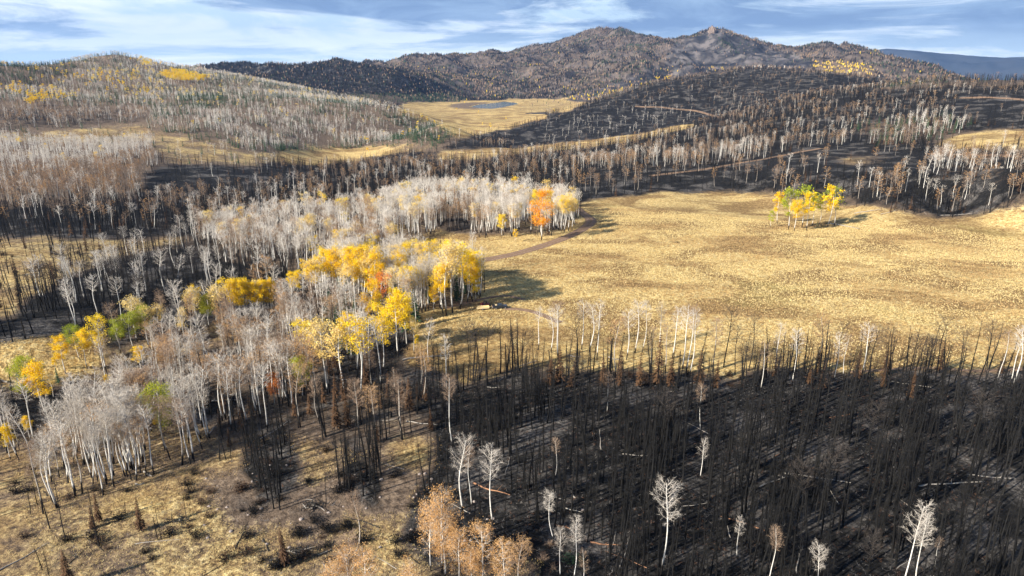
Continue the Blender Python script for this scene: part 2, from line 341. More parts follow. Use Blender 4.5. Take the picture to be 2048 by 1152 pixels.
for k, (_, _, _, _, poly) in enumerate(Z):
    p = np.array(poly, float)
    i0, i1 = max(0, int((p[:, 1].min() - ZY0) / ZS) - 1), min(zh, int((p[:, 1].max() - ZY0) / ZS) + 2)
    sub = in_poly(zpx[i0:i1], zpy[i0:i1], p)
    ZMAP[i0:i1][sub] = k
def zone_of(x, y, z, jig=1.0):
    r = np.hypot(x, y)
    px, py, f = project(x, y, z)
    n1, n2 = fbm(x, y, np.clip(r * 0.05, 8, 120).mean() if np.ndim(r) == 0 else 14, 3), fbm(x + 400, y - 300, 14, 3)
    n3, n4 = fbm(x, y, 90, 3), fbm(x - 700, y + 200, 90, 3)
    near = np.clip(260 / r, 0.12, 1.4)
    px = px + jig * (n1 * 34 * near + n3 * 26); py = py + jig * (n2 * 22 * near + n4 * 10 * np.clip(500 / r, .2, 1))
    i = np.clip(((py - ZY0) / ZS).astype(int), 0, zh - 1); j = np.clip(((px - ZX0) / ZS).astype(int), 0, zw - 1)
    return ZMAP[i, j]
ZG = np.array([z[1] for z in Z]); ZD = np.array([z[2] for z in Z])

# ------------------------------------------------------------------ materials
def mat(name, rough=0.9):
    m = bpy.data.materials.new(name); m.use_nodes = True
    nt = m.node_tree; b = nt.nodes['Principled BSDF']; b.inputs['Roughness'].default_value = rough
    b.inputs['Specular IOR Level'].default_value = 0.15
    return m, nt, b
def N(nt, t, **kw):
    n = nt.nodes.new(t)
    for k, v in kw.items(): setattr(n, k, v)
    return n
def noise(nt, vec, scale, detail=4, rough=0.55, dist=0.0):
    n = N(nt, 'ShaderNodeTexNoise'); n.inputs['Scale'].default_value = scale; n.inputs['Detail'].default_value = detail
    n.inputs['Roughness'].default_value = rough; n.inputs['Distortion'].default_value = dist
    nt.links.new(vec, n.inputs['Vector']); return n.outputs['Fac']
def ramp(nt, src, stops):
    r = N(nt, 'ShaderNodeValToRGB'); e = r.color_ramp.elements
    c3 = lambda c: (c, c, c, 1) if isinstance(c, (int, float)) else (*c, 1)
    e[0].position, e[0].color = stops[0][0], c3(stops[0][1]); e[1].position, e[1].color = stops[1][0], c3(stops[1][1])
    for p, c in stops[2:]: e.new(p).color = c3(c)
    nt.links.new(src, r.inputs['Fac']); return r.outputs['Color']
def mixc(nt, f, a, b, blend='MIX'):
    m = N(nt, 'ShaderNodeMix', data_type='RGBA', blend_type=blend)
    if isinstance(f, (int, float)): m.inputs[0].default_value = f
    else: nt.links.new(f, m.inputs[0])
    for s, v in ((6, a), (7, b)):
        if isinstance(v, tuple): m.inputs[s].default_value = (*v, 1)
        else: nt.links.new(v, m.inputs[s])
    return m.outputs[2]
def mth(nt, op, a, b=None, c=None):
    m = N(nt, 'ShaderNodeMath', operation=op)
    for s, v in ((0, a), (1, b), (2, c)):
        if v is None: continue
        if isinstance(v, (int, float)): m.inputs[s].default_value = v
        else: nt.links.new(v, m.inputs[s])
    return m.outputs[0]
def tree_mat(name, lo, hi, charbase=None, rough=0.85, trans=0.0, scale=0.7):
    """colour between lo and hi by tree and by clump; charbase: scorch height of the bark in metres"""
    m, nt, b = mat(name, rough)
    at = N(nt, 'ShaderNodeAttribute'); at.attribute_name = 'tint'
    oi = N(nt, 'ShaderNodeObjectInfo')
    g = N(nt, 'ShaderNodeNewGeometry')
    n = noise(nt, g.outputs['Position'], scale, 2)
    f = mth(nt, 'ADD', mth(nt, 'MULTIPLY', at.outputs['Fac'], 0.55), mth(nt, 'MULTIPLY', oi.outputs['Random'], 0.45))
    f = mth(nt, 'ADD', f, mth(nt, 'MULTIPLY', mth(nt, 'SUBTRACT', n, 0.5), 1.1))
    f = mth(nt, 'MINIMUM', mth(nt, 'MAXIMUM', f, 0.0), 1.0)
    col = mixc(nt, f, lo, hi)
    if charbase:
        hb = N(nt, 'ShaderNodeAttribute'); hb.attribute_name = 'hb'
        nn = noise(nt, g.outputs['Position'], 0.35, 2)
        e = mth(nt, 'SUBTRACT', hb.outputs['Fac'], mth(nt, 'MULTIPLY', nn, charbase * 2))
        k = ramp(nt, mth(nt, 'MULTIPLY', e, 0.5), [(0.0, 0.0), (0.5, 1.0)])
        bn = noise(nt, g.outputs['Position'], 3.0, 3)
        col = mixc(nt, ramp(nt, bn, [(0.55, 0.0), (0.68, 0.55)]), col, (0.10, 0.09, 0.08))
        col = mixc(nt, k, (0.018, 0.016, 0.015), col)
    nt.links.new(col, b.inputs['Base Color'])
    if trans:
        td = N(nt, 'ShaderNodeBsdfTranslucent'); nt.links.new(col, td.inputs['Color'])
        ms = N(nt, 'ShaderNodeMixShader'); ms.inputs[0].default_value = trans
        nt.links.new(b.outputs[0], ms.inputs[1]); nt.links.new(td.outputs[0], ms.inputs[2])
        nt.links.new(ms.outputs[0], nt.nodes['Material Output'].inputs['Surface'])
    return m
MATS = [
 tree_mat('aspen_bark', (.66,.63,.56), (.90,.88,.82), charbase=1.8),          # 0
 tree_mat('charred_bark', (.004,.004,.004), (.022,.021,.020)),                # 1
 tree_mat('pale_twigs', (.35,.30,.245), (.80,.745,.66)),                        # 2
 tree_mat('tan_twigs', (.20,.135,.09), (.48,.35,.245)),                         # 3
 tree_mat('dark_twigs', (.028,.024,.021), (.10,.082,.070)),                    # 4
 tree_mat('golden_leaves', (.92,.56,.012), (.98,.80,.045), trans=.3),          # 5
 tree_mat('orange_leaves', (.88,.27,.015), (.97,.52,.03), trans=.3),           # 6
 tree_mat('lime_leaves', (.20,.30,.03), (.62,.58,.04), trans=.3),             # 7
 tree_mat('dry_leaves', (.52,.29,.11), (.74,.46,.20), trans=.2),              # 8
 tree_mat('spruce_needles', (.024,.052,.028), (.062,.11,.052)),              # 9
 tree_mat('rusty_needles', (.045,.026,.016), (.135,.075,.038)),                # 10
 tree_mat('spruce_bark', (.05,.035,.025), (.11,.08,.06)),                     # 11
 tree_mat('pale_golden_leaves', (.85,.60,.16), (.95,.78,.36), trans=.3),      # 12
 tree_mat('ember_leaves', (.78,.20,.04), (.90,.38,.08), trans=.25),           # 13
 tree_mat('weathered_aspen_bark', (.30,.265,.225), (.60,.545,.47), charbase=3.0),   # 14
]
# ground
mg, nt, b = mat('ground_cover', 0.95)
at = N(nt, 'ShaderNodeAttribute'); at.attribute_name = 'cover'
sepc = N(nt, 'ShaderNodeSeparateColor'); nt.links.new(at.outputs['Color'], sepc.inputs[0])
g = N(nt, 'ShaderNodeNewGeometry'); P = g.outputs['Position']
cd = N(nt, 'ShaderNodeAttribute'); cd.attribute_name = 'coarse'        # metres of detail worth showing: grows with the distance from the valley floor
n_big = noise(nt, P, 0.012, 5, .6, .6); n_mid = noise(nt, P, 0.05, 6, .62, .4); n_fine = noise(nt, P, 0.55, 6, .7); n_tuft = noise(nt, P, 1.15, 4, .75)
mp = N(nt, 'ShaderNodeMapping'); mp.inputs['Scale'].default_value = (.6, 1, 1); mp.inputs['Rotation'].default_value = (0, 0, R(8)); nt.links.new(P, mp.inputs['Vector'])
n_swath = noise(nt, mp.outputs['Vector'], 0.035, 5, .6, .8)
straw = ramp(nt, n_fine, [(0.30, (.26,.16,.06)), (0.42, (.58,.385,.14)), (0.54, (.75,.575,.25)), (0.68, (.84,.71,.40))])
brown = ramp(nt, n_fine, [(0.36, (.09,.052,.024)), (0.52, (.24,.145,.06)), (0.70, (.50,.34,.15))])
grass = mixc(nt, ramp(nt, n_swath, [(0.42, .8), (0.56, 0.0)]), straw, brown)
green_ = ramp(nt, n_fine, [(0.35, (.11,.11,.025)), (0.65, (.38,.36,.10))])
grass = mixc(nt, ramp(nt, n_big, [(0.60, 0.0), (0.74, 0.5)]), grass, green_)
grass = mixc(nt, mth(nt, 'MULTIPLY', ramp(nt, n_tuft, [(0.42, 1.0), (0.52, 0.0)]), 0.62), grass, (.15,.088,.036))
ash = ramp(nt, n_fine, [(0.36, (.005,.005,.005)), (0.52, (.013,.0125,.012)), (0.64, (.038,.036,.034)), (0.76, (.15,.14,.13))])
ash = mixc(nt, mth(nt, 'MULTIPLY', ramp(nt, n_mid, [(0.50, 0.0), (0.62, 1.0)]), 0.85), ash, ramp(nt, n_tuft, [(0.4, (.045,.041,.038)), (0.66, (.26,.24,.22))]))
soil = ramp(nt, n_fine, [(0.35, (.07,.05,.036)), (0.55, (.21,.155,.11)), (0.75, (.40,.31,.22))])
mauve = ramp(nt, n_big, [(0.38, (.020,.021,.025)), (0.5, (.055,.052,.054)), (0.62, (.15,.135,.13))])
def clip_w(w, n, k=0.9):
    return ramp(nt, mth(nt, 'ADD', w, mth(nt, 'MULTIPLY', mth(nt, 'SUBTRACT', n, 0.5), k)), [(0.36, 0.0), (0.62, 1.0)])
nn1 = mth(nt, 'ADD', mth(nt, 'MULTIPLY', n_mid, .5), mth(nt, 'MULTIPLY', n_fine, .5))
nn2 = mth(nt, 'ADD', mth(nt, 'MULTIPLY', noise(nt, P, 0.09, 6, .65, .5), .6), mth(nt, 'MULTIPLY', n_fine, .4))
col = mixc(nt, clip_w(sepc.outputs[2], nn1), soil, mauve)
col = mixc(nt, clip_w(sepc.outputs[0], nn1, 1.6), col, grass)
col = mixc(nt, clip_w(sepc.outputs[1], nn2, 1.6), col, ash)
nt.links.new(col, b.inputs['Base Color'])
bmp = N(nt, 'ShaderNodeBump'); bmp.inputs['Strength'].default_value = 0.9; bmp.inputs['Distance'].default_value = 0.9
nt.links.new(mth(nt, 'ADD', n_fine, mth(nt, 'MULTIPLY', n_tuft, .5)), bmp.inputs['Height']); nt.links.new(bmp.outputs[0], b.inputs['Normal'])

def simple(name, c, rough=0.6, metal=0.0, var=0.25, scale=3.0, spec=0.3):
    m, nt, b = mat(name, rough); b.inputs['Metallic'].default_value = metal; b.inputs['Specular IOR Level'].default_value = spec
    t = N(nt, 'ShaderNodeTexCoord'); n = noise(nt, t.outputs['Object'], scale, 4)
    nt.links.new(mixc(nt, n, tuple(v * (1 - var) for v in c), tuple(min(1, v * (1 + var)) for v in c)), b.inputs['Base Color'])
    return m

# ------------------------------------------------------------------ mesh helpers
def link(o, parent=None):
    scene.collection.objects.link(o)
    if parent: o.parent = parent
    return o
def mesh_np(name, V, F, mats, mi=None, attrs=None, colors=None, smooth=False):
    """V n x 3, F m x k (k = 3 or 4)"""
    me = bpy.data.meshes.new(name)
    V = np.asarray(V, np.float32); F = np.asarray(F, np.int32); k = F.shape[1]
    me.vertices.add(len(V)); me.vertices.foreach_set('co', V.ravel())
    me.loops.add(F.size); me.loops.foreach_set('vertex_index', F.ravel())
    me.polygons.add(len(F)); me.polygons.foreach_set('loop_start', np.arange(0, F.size, k, dtype=np.int32))
    for m in mats: me.materials.append(m)
    if mi is not None: me.polygons.foreach_set('material_index', np.asarray(mi, np.int32))
    if attrs:
        for an, av in attrs.items():
            a = me.attributes.new(an, 'FLOAT', 'POINT'); a.data.foreach_set('value', np.asarray(av, np.float32))
    if colors is not None:
        for an, av in colors.items():
            a = me.attributes.new(an, 'FLOAT_COLOR', 'POINT')
            c = np.ones((len(V), 4), np.float32); c[:, :3] = av; a.data.foreach_set('color', c.ravel())
    me.update(calc_edges=True)
    me.polygons.foreach_set('use_smooth', np.full(len(F), smooth))
    return me
def tag(o, label=None, cat=None, group=None, kind=None):
    if label: o['label'] = label
    if cat: o['category'] = cat
    if group: o['group'] = group
    if kind: o['kind'] = kind
    return o

# ------------------------------------------------------------------ ground sheet
idx = np.arange(NA * NR).reshape(NR, NA)
quads = np.stack([idx[:-1, :-1], idx[:-1, 1:], idx[1:, 1:], idx[1:, :-1]], -1).reshape(-1, 4)[:, ::-1]
zid = zone_of(gx, gy, GZ)
cov = ZG[zid].astype(float)
mud = (1 - sstep(0.0, 0.55, np.hypot((gx - lc[0] + 60) / 190.0, (gy - lc[1] + 40) / 420.0) - 0.35)) * (~inl)
cov[..., 0] *= 1 - mud * .8; cov[..., 1] = np.maximum(cov[..., 1], mud * .05)
def blur(a):
    b = a.copy(); b[1:-1, 1:-1] = (a[1:-1, 1:-1] * 4 + a[:-2, 1:-1] + a[2:, 1:-1] + a[1:-1, :-2] + a[1:-1, 2:]) / 8
    return b
def gauss(a, s_):
    k = np.exp(-.5 * (np.arange(-3 * s_, 3 * s_ + 1) / s_) ** 2); k /= k.sum(); n = 3 * s_
    p = np.pad(a, ((n, n), (0, 0), (0, 0)), 'edge'); a = sum(k[i] * p[i:i + a.shape[0]] for i in range(len(k)))
    p = np.pad(a, ((0, 0), (n, n), (0, 0)), 'edge'); return sum(k[i] * p[:, i:i + a.shape[1]] for i in range(len(k)))
c4 = gauss(cov, 5); wfar = sstep(900, 1800, gr)[..., None]; cov = c4 * (1 - wfar) + gauss(cov, 1) * wfar
me = mesh_np('ground', np.column_stack([gx.ravel(), gy.ravel(), GZ.ravel()]), quads, [mg], colors={'cover': cov.reshape(-1, 3)}, smooth=True)
tag(link(bpy.data.objects.new('ground', me)), kind='structure')
# wide low land reaching the horizon
ang = np.linspace(0, 2 * np.pi, 97)[:-1]
rr_ = [0, 300, 3000, 12000, 70000]
V = [(0, 0, -260)] + [(r * math.cos(a), r * math.sin(a), -260) for r in rr_[1:] for a in ang]
F = []
for q in range(len(rr_) - 2):
    for k in range(96):
        a0, a1 = 1 + q * 96 + k, 1 + q * 96 + (k + 1) % 96
        F.append((a0, a0 + 96, a1 + 96, a1))
for k in range(96): F.append((0, 1 + k, 1 + (k + 1) % 96, 1 + (k + 1) % 96))
V = np.array(V, float); F = np.array(F); Ft = F[F[:, 2] == F[:, 3]][:, :3]; Fq = F[F[:, 2] != F[:, 3]]
allf = np.vstack([Ft, Fq[:, [0, 1, 2]], Fq[:, [0, 2, 3]]])
me = mesh_np('valley_floor', V, allf, [mg], colors={'cover': np.tile((.1, .1, .6), (len(V), 1))}, smooth=True)
tag(link(bpy.data.objects.new('terrain', me)), kind='structure')

# lake
mw, nt, b = mat('lake_water', 0.12); b.inputs['Base Color'].default_value = (.16, .24, .30, 1); b.inputs['Specular IOR Level'].default_value = .6
g = N(nt, 'ShaderNodeNewGeometry'); bm_ = N(nt, 'ShaderNodeBump'); bm_.inputs['Strength'].default_value = .03; bm_.inputs['Distance'].default_value = .3
nt.links.new(noise(nt, g.outputs['Position'], .4, 4), bm_.inputs['Height']); nt.links.new(bm_.outputs[0], b.inputs['Normal'])
lk = lc + (lake_xy - lc) * .95
me = bpy.data.meshes.new('water'); me.from_pydata([(x, y, LAKE_Z) for x, y in lk] + [(lc[0], lc[1], LAKE_Z)], [], [(k, (k + 1) % len(lk), len(lk)) for k in range(len(lk))])
me.materials.append(mw); tag(link(bpy.data.objects.new('water', me)), kind='structure')

# dirt roads: strips that follow the land
mr, nt, b = mat('road_dirt', 0.95); g = N(nt, 'ShaderNodeNewGeometry'); P = g.outputs['Position']
ua = N(nt, 'ShaderNodeAttribute'); ua.attribute_name = 'across'
tracks = ramp(nt, ua.outputs['Fac'], [(0.0, .0), (0.20, 1.0), (0.36, .95), (0.5, .0), (0.64, .95), (0.80, 1.0), (1.0, .0)])
nr_ = noise(nt, P, .9, 5, .65)
dirt = ramp(nt, nr_, [(0.3, (.15,.095,.065)), (0.7, (.34,.235,.17))])
nt.links.new(mixc(nt, tracks, mixc(nt, .65, dirt, (.20, .13, .06)), dirt), b.inputs['Base Color'])
def catmull(p, n=14):
    p = [2 * p[0] - p[1]] + list(p) + [2 * p[-1] - p[-2]]; out = []
    for k in range(1, len(p) - 2):
        for t in np.linspace(0, 1, n, endpoint=False):
            a, b_, c, d = p[k - 1], p[k], p[k + 1], p[k + 2]
            out.append(.5 * ((2 * b_) + (c - a) * t + (2 * a - 5 * b_ + 4 * c - d) * t * t + (3 * b_ - a - 3 * c + d) * t ** 3))
    out.append(p[-2]); return np.array(out)
ROADS = []
def road(name, pixels, width, lift=.12, n=16):
    pts = np.array([ground_at(px, py)[:2] for px, py in pixels])
    c = catmull(pts, n)
    ROADS.append((c, width))
    t = np.gradient(c, axis=0); t /= np.linalg.norm(t, axis=1)[:, None] + 1e-9
    nrm = np.column_stack([-t[:, 1], t[:, 0]])
    K = 9; us = np.linspace(0, 1, K)
    wob = 1 + .12 * perlin(np.arange(len(c)) * .23, np.zeros(len(c)) + 3.3)
    X = c[:, None, 0] + nrm[:, None, 0] * ((us - .5) * width)[None] * wob[:, None]; Y = c[:, None, 1] + nrm[:, None, 1] * ((us - .5) * width)[None] * wob[:, None]
    Zr = height(X, Y) + lift * np.minimum(1, np.minimum(us, 1 - us) * 6)[None] + .02
    id_ = np.arange(len(c) * K).reshape(len(c), K)
    q = np.stack([id_[:-1, :-1], id_[1:, :-1], id_[1:, 1:], id_[:-1, 1:]], -1).reshape(-1, 4)
    me = mesh_np(name, np.column_stack([X.ravel(), Y.ravel(), Zr.ravel()]), q, [mr], attrs={'across': np.tile(us, len(c))}, smooth=True)
    tag(link(bpy.data.objects.new(name, me)), kind='structure')
road('dirt_road', [(930,531),(965,521),(1030,508),(1085,492),(1130,476),(1163,460),(1180,447),(1180,438),(1166,427),(1148,412),(1130,398),(1118,388),(1120,372),(1122,360)], 6.8, n=40)
road('dirt_track', [(1010,618),(1040,619),(1075,627),(1120,645)], 3.0, n=20)
road('dirt_track', [(890,617),(925,608),(965,598),(1010,592),(1050,600)], 2.2, n=20)
road('dirt_track', [(1300,352),(1400,340),(1480,326),(1560,312),(1640,297)], 7, n=20)
road('dirt_track', [(1920,196),(1980,195),(2040,199),(2100,205)], 12, .5, n=20)
road('dirt_track', [(1270,213),(1330,216),(1400,224),(1450,236)], 9, .5, n=20)
road('dirt_track', [(1850,308),(1900,309),(1960,310),(2020,312)], 5, .3, n=20)
road('dirt_track', [(1700,745),(1850,736),(1960,742),(2100,735)], 2.0, n=20)

# distant blue ranges
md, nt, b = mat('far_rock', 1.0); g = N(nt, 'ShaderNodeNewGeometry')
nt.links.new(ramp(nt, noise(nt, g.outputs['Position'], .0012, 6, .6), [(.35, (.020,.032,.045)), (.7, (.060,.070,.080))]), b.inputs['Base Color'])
def range_(pix, dist, depth):
    """a mountain range: crest line from photo pixels at a given distance, with long spurs towards and away from us"""
    pts = np.array(pix, float); xs = np.linspace(pts[0, 0], pts[-1, 0], 160); ys = np.interp(xs, pts[:, 0], pts[:, 1])
    X, Y, Zc = at_range(xs, ys, dist)
    rows = []; M = 40
    for k in range(M):
        s = k / (M - 1) * 2 - 1
        f = (1 - abs(s)) ** 1.15
        rr = 1 + s * depth / dist
        x, y = X * rr, Y * rr
        rd = 1 - np.abs(fbm(x, y, 1500, 5)) * 1.6
        z = -260 + (Zc + 260) * (f + (1 - f) * f * (rd - .6) * 1.3)
        rows.append(np.column_stack([x, y, z]))
    V = np.array(rows).reshape(-1, 3); i = np.arange(M * 160).reshape(M, 160)
    q = np.stack([i[:-1, :-1], i[:-1, 1:], i[1:, 1:], i[1:, :-1]], -1).reshape(-1, 4)
    me = mesh_np('mountains', V, q, [md], smooth=True); tag(link(bpy.data.objects.new('mountains', me)), kind='structure')
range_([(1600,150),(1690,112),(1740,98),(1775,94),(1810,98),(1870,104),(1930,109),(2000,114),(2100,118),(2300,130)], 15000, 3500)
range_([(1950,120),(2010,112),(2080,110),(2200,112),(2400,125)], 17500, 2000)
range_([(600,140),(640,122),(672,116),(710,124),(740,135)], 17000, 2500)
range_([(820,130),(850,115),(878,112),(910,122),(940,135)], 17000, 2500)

# ------------------------------------------------------------------ tree shapes
class TB:
    def __init__(s): s.v = []; s.f = []; s.m = []; s.p = []; s.n = 0
    def add(s, v, f, m, p):
        v = np.asarray(v, float); f = np.asarray(f, int) + s.n
        s.v.append(v); s.f.append(f); s.m.append(np.full(len(f), m)); s.p.append(np.full(len(f), p)); s.n += len(v)
    def tube(s, pts, rad, sides, m, p):
        pts = np.asarray(pts, float); K = len(pts)
        a = np.arange(sides) * 2 * np.pi / sides
        t = np.gradient(pts, axis=0); t /= np.linalg.norm(t, axis=1)[:, None] + 1e-9
        ref = np.where(np.abs(t[:, 2:3]) > .9, [[1., 0, 0]], [[0, 0, 1.]])
        u = np.cross(t, ref); u /= np.linalg.norm(u, axis=1)[:, None]; w = np.cross(t, u)
        V = pts[:, None] + (u[:, None] * np.cos(a)[None, :, None] + w[:, None] * np.sin(a)[None, :, None]) * np.asarray(rad)[:, None, None]
        i = np.arange(K * sides).reshape(K, sides); j = np.roll(i, -1, 1)
        f = np.concatenate([np.stack([i[:-1], j[:-1], j[1:]], -1).reshape(-1, 3), np.stack([i[:-1], j[1:], i[1:]], -1).reshape(-1, 3)])
        s.add(V.reshape(-1, 3), f, m, p)
    def slivers(s, base, tip, w, m, p, rg):
        base = np.asarray(base, float); tip = np.asarray(tip, float); n = len(base)
        if n == 0: return
        d = tip - base; q = rg.normal(size=(n, 3)); sd = np.cross(d, q); sd /= np.linalg.norm(sd, axis=1)[:, None] + 1e-9
        w = np.broadcast_to(np.asarray(w, float), (n,))[:, None]
        V = np.stack([base - sd * w / 2, base + sd * w / 2, tip], 1).reshape(-1, 3)
        s.add(V, np.arange(3 * n).reshape(n, 3), m, p)
    def leaves(s, c, size, m, p, rg, flat=0.35):
        n = len(c)
        if n == 0: return
        nr = rg.normal(size=(n, 3)); nr[:, 2] = np.abs(nr[:, 2]) + flat; nr /= np.linalg.norm(nr, axis=1)[:, None]
        q = rg.normal(size=(n, 3)); u = np.cross(nr, q); u /= np.linalg.norm(u, axis=1)[:, None]; w = np.cross(nr, u)
        sz = (size * rg.uniform(.6, 1.35, n))[:, None]
        V = np.stack([c + u * sz, c - .5 * u * sz + .87 * w * sz, c - .5 * u * sz - .87 * w * sz], 1).reshape(-1, 3)
        s.add(V, np.arange(3 * n).reshape(n, 3), m, p)
    def done(s):
        return np.concatenate(s.v), np.concatenate(s.f), np.concatenate(s.m), np.concatenate(s.p)

def far_tree(seed, m, wide, H):
    rg = np.random.default_rng(seed); t = TB()
    for k in range(3):
        z0 = H * (.08 + .27 * k) if not wide else H * (.32 + .2 * k); z1 = z0 + H * (.42 if not wide else .30)
        r_ = (H * .14 * (1 - .28 * k) if not wide else H * (.15, .17, .11)[k]) * rg.uniform(.8, 1.25); a = rg.uniform(0, 6) + np.arange(3) * 2.094
        c = rg.normal(0, .03 * H, 2)
        V = [(c[0] + r_ * math.cos(q), c[1] + r_ * math.sin(q), z0 + rg.normal(0, .03) * H) for q in a] + [(c[0], c[1], min(z1, H))]
        t.add(V, [(0, 1, 3), (1, 2, 3), (2, 0, 3)], m, 1)
    t.slivers([(0, 0, 0)], [(0, 0, H * .6)], .5, m, 0, rg)
    return t.done()

def aspen(seed, lod, bark=0, twig=2, leaf=None, leafn=1.0, dry=None, H=18.0, spread=1.0, base=0.48, thick=1.0, only_low=None):
    if lod == 5: return far_tree(seed, leaf if leaf is not None else twig, True, H)
    rg = np.random.default_rng(seed); t = TB()
    lean = rg.normal(0, .5, 2); bow = rg.normal(0, .45, 2); K = [9, 7, 4, 3, 2][lod]
    fork = seed % 5 == 2
    def trunk(s):
        s = np.asarray(s)[..., None]
        xy = lean * s + bow * np.sin(s * 3.1) + .12 * np.concatenate([np.sin(s * 9 + seed), np.cos(s * 7.3 + seed)], -1)
        return np.concatenate([xy - (.12 * np.array([math.sin(seed), math.cos(seed)])), s * H], -1)
    s_ = np.linspace(0, 1, K); rb = [.19, .19, .18, .17, .20][lod] * thick
    t.tube(trunk(s_), rb * (1.02 - s_ * .93) ** .8 + .012, [8, 6, 4, 3, 3][lod], bark, 0)
    nl = [30, 22, 14, 8, 5][lod]; ns = [8, 6, 4, 3, 2][lod]; nt_ = [6, 5, 3, 2, 1][lod]
    lw = [.10, .10, .12, .16, .25][lod]; sw = [.045, .05, .08, .14, .3][lod]; tw = [.022, .034, .075, .16, .35][lod]
    ends = []
    hs = base + (1 - base) * (np.arange(nl) + rg.uniform(0, 1, nl)) / nl * .97
    B, T, W = [], [], []; B2, T2 = [], []; B3, T3 = [], []
    for k, h in enumerate(hs):
        q = (h - base) / (1 - base)
        prof = (math.sin(math.pi * min(1, q * .80 + .18)) ** .6) * 2.7 * spread * rg.uniform(.65, 1.2) * H / 18
        az = k * 2.4 + rg.normal(0, .5); el = rg.uniform(.25, .8) + q * .35
        L = prof / math.cos(el) * .9 + .5
        d = np.array([math.cos(az) * math.cos(el), math.sin(az) * math.cos(el), math.sin(el)])
        p0 = trunk(h)
        pm = p0 + d * L * .5 + np.array([0, 0, -.04 * L]); p1 = p0 + d * L + np.array([0, 0, .14 * L])
        p1[2] = min(p1[2], H * 1.03)
        if lod <= 1: t.tube([p0, pm, p1], np.array([lw, lw * .6, lw * .15]) * .5 * thick, 3, twig, 1)
        else: B.append(p0); T.append(p1); W.append(lw)
        for j in range(ns):
            f = .3 + .65 * (j + rg.random()) / ns
            b0 = p0 + (pm - p0) * min(1, 2 * f) + (p1 - pm) * max(0, 2 * f - 1)
            dd = d + rg.normal(0, .55, 3); dd[2] = dd[2] * .8 + .12; dd /= np.linalg.norm(dd)
            l2 = L * rg.uniform(.25, .5) * (1.15 - .5 * f) + .25
            e2 = b0 + dd * l2
            B2.append(b0); T2.append(e2)
            for i in range(nt_):
                g_ = rg.uniform(.25, 1); b3 = b0 + (e2 - b0) * g_
                d3 = dd + rg.normal(0, .7, 3); d3[2] += .08; d3 /= np.linalg.norm(d3)
                B3.append(b3); T3.append(b3 + d3 * rg.uniform(.35, .85)); ends.append(b3 + d3 * rg.uniform(.2, .7))
    if B: t.slivers(B, T, W, twig, 1, rg)
    t.slivers(B2, T2, sw, twig, 1, rg); t.slivers(B3, T3, tw, twig, 1, rg)
    ends = np.array(ends)
    if lod >= 2:
        n = [0, 0, 34, 20, 9][lod]; c = ends[rg.integers(0, len(ends), n)] + rg.normal(0, .2, (n, 3)); t.leaves(c, [0, 0, .17, .34, .75][lod], twig, 1, rg, 0)
    nleaf = [9500, 3800, 900, 150, 30][lod]; ls = [.11, .175, .33, .72, 1.4][lod]
    if leaf is not None:
        E = ends
        if only_low is not None:
            zz = E[:, 2] / H; E = E[(zz > only_low[0]) & (zz < only_low[1])]
            if len(E) < 3: E = ends
        cl = E[rg.integers(0, len(E), max(6, [80, 60, 34, 14, 7][lod]))]          # leaf clumps with gaps between
        n = int(nleaf * leafn)
        if n:
            c = cl[rg.integers(0, len(cl), n)] + rg.normal(0, 1, (n, 3)) * np.array([.60, .60, .50]) * (spread if spread > 1 else 1)
            t.leaves(c, ls, leaf, 1, rg)
    if dry is not None:
        n = int(nleaf * .22); c = ends[rg.integers(0, len(ends), n)] + rg.normal(0, .15, (n, 3)); t.leaves(c, ls * .62, dry, 1, rg)
    return t.done()

def charred(seed, lod, H=14.0):
    if lod == 5: return far_tree(seed, 1, False, H)
    rg = np.random.default_rng(seed); t = TB(); K = [6, 5, 3, 2, 2][lod]
    lean = rg.normal(0, .45, 2); top = 1.0 if seed % 5 != 3 else .62; s_ = np.linspace(0, top, K)
    def tr(s): s = np.asarray(s)[..., None]; return np.concatenate([lean * s + .10 * np.concatenate([np.sin(s * 6 + seed), np.cos(s * 5 + seed)], -1) - .10 * np.array([math.sin(seed), math.cos(seed)]), s * H], -1)
    t.tube(tr(s_), [.125, .14, .17, .22, .32, .5][lod] * (1.02 - .9 * s_) + .015, [7, 5, 4, 3, 3, 3][lod], 1, 0)
    n = [260, 170, 130, 64, 22][lod]; bushy = [1.0, .55, 1.5, .8][seed % 4]
    n = int(n * (.5 + .5 * bushy)); h = rg.uniform(.12, .98, n) ** .8 * top; L = (.35 + 1.1 * (1 - h)) * rg.uniform(.4, 1.1, n) * bushy + .12
    if seed % 5 == 1 and lod < 3: t.tube([tr(.42), tr(.55) + [.5, .3, 0], tr(.8) + [.75, .45, -.4]], [.07, .06, .02], 4, 1, 1)
    az = rg.uniform(0, 6.283, n); el = rg.normal(-.15, .3, n)
    b0 = tr(h); d = np.column_stack([np.cos(az) * np.cos(el), np.sin(az) * np.cos(el), np.sin(el)])
    t.slivers(b0, b0 + d * L[:, None], [.030, .048, .12, .26, .6][lod], 1, 1, rg)
    return t.done()

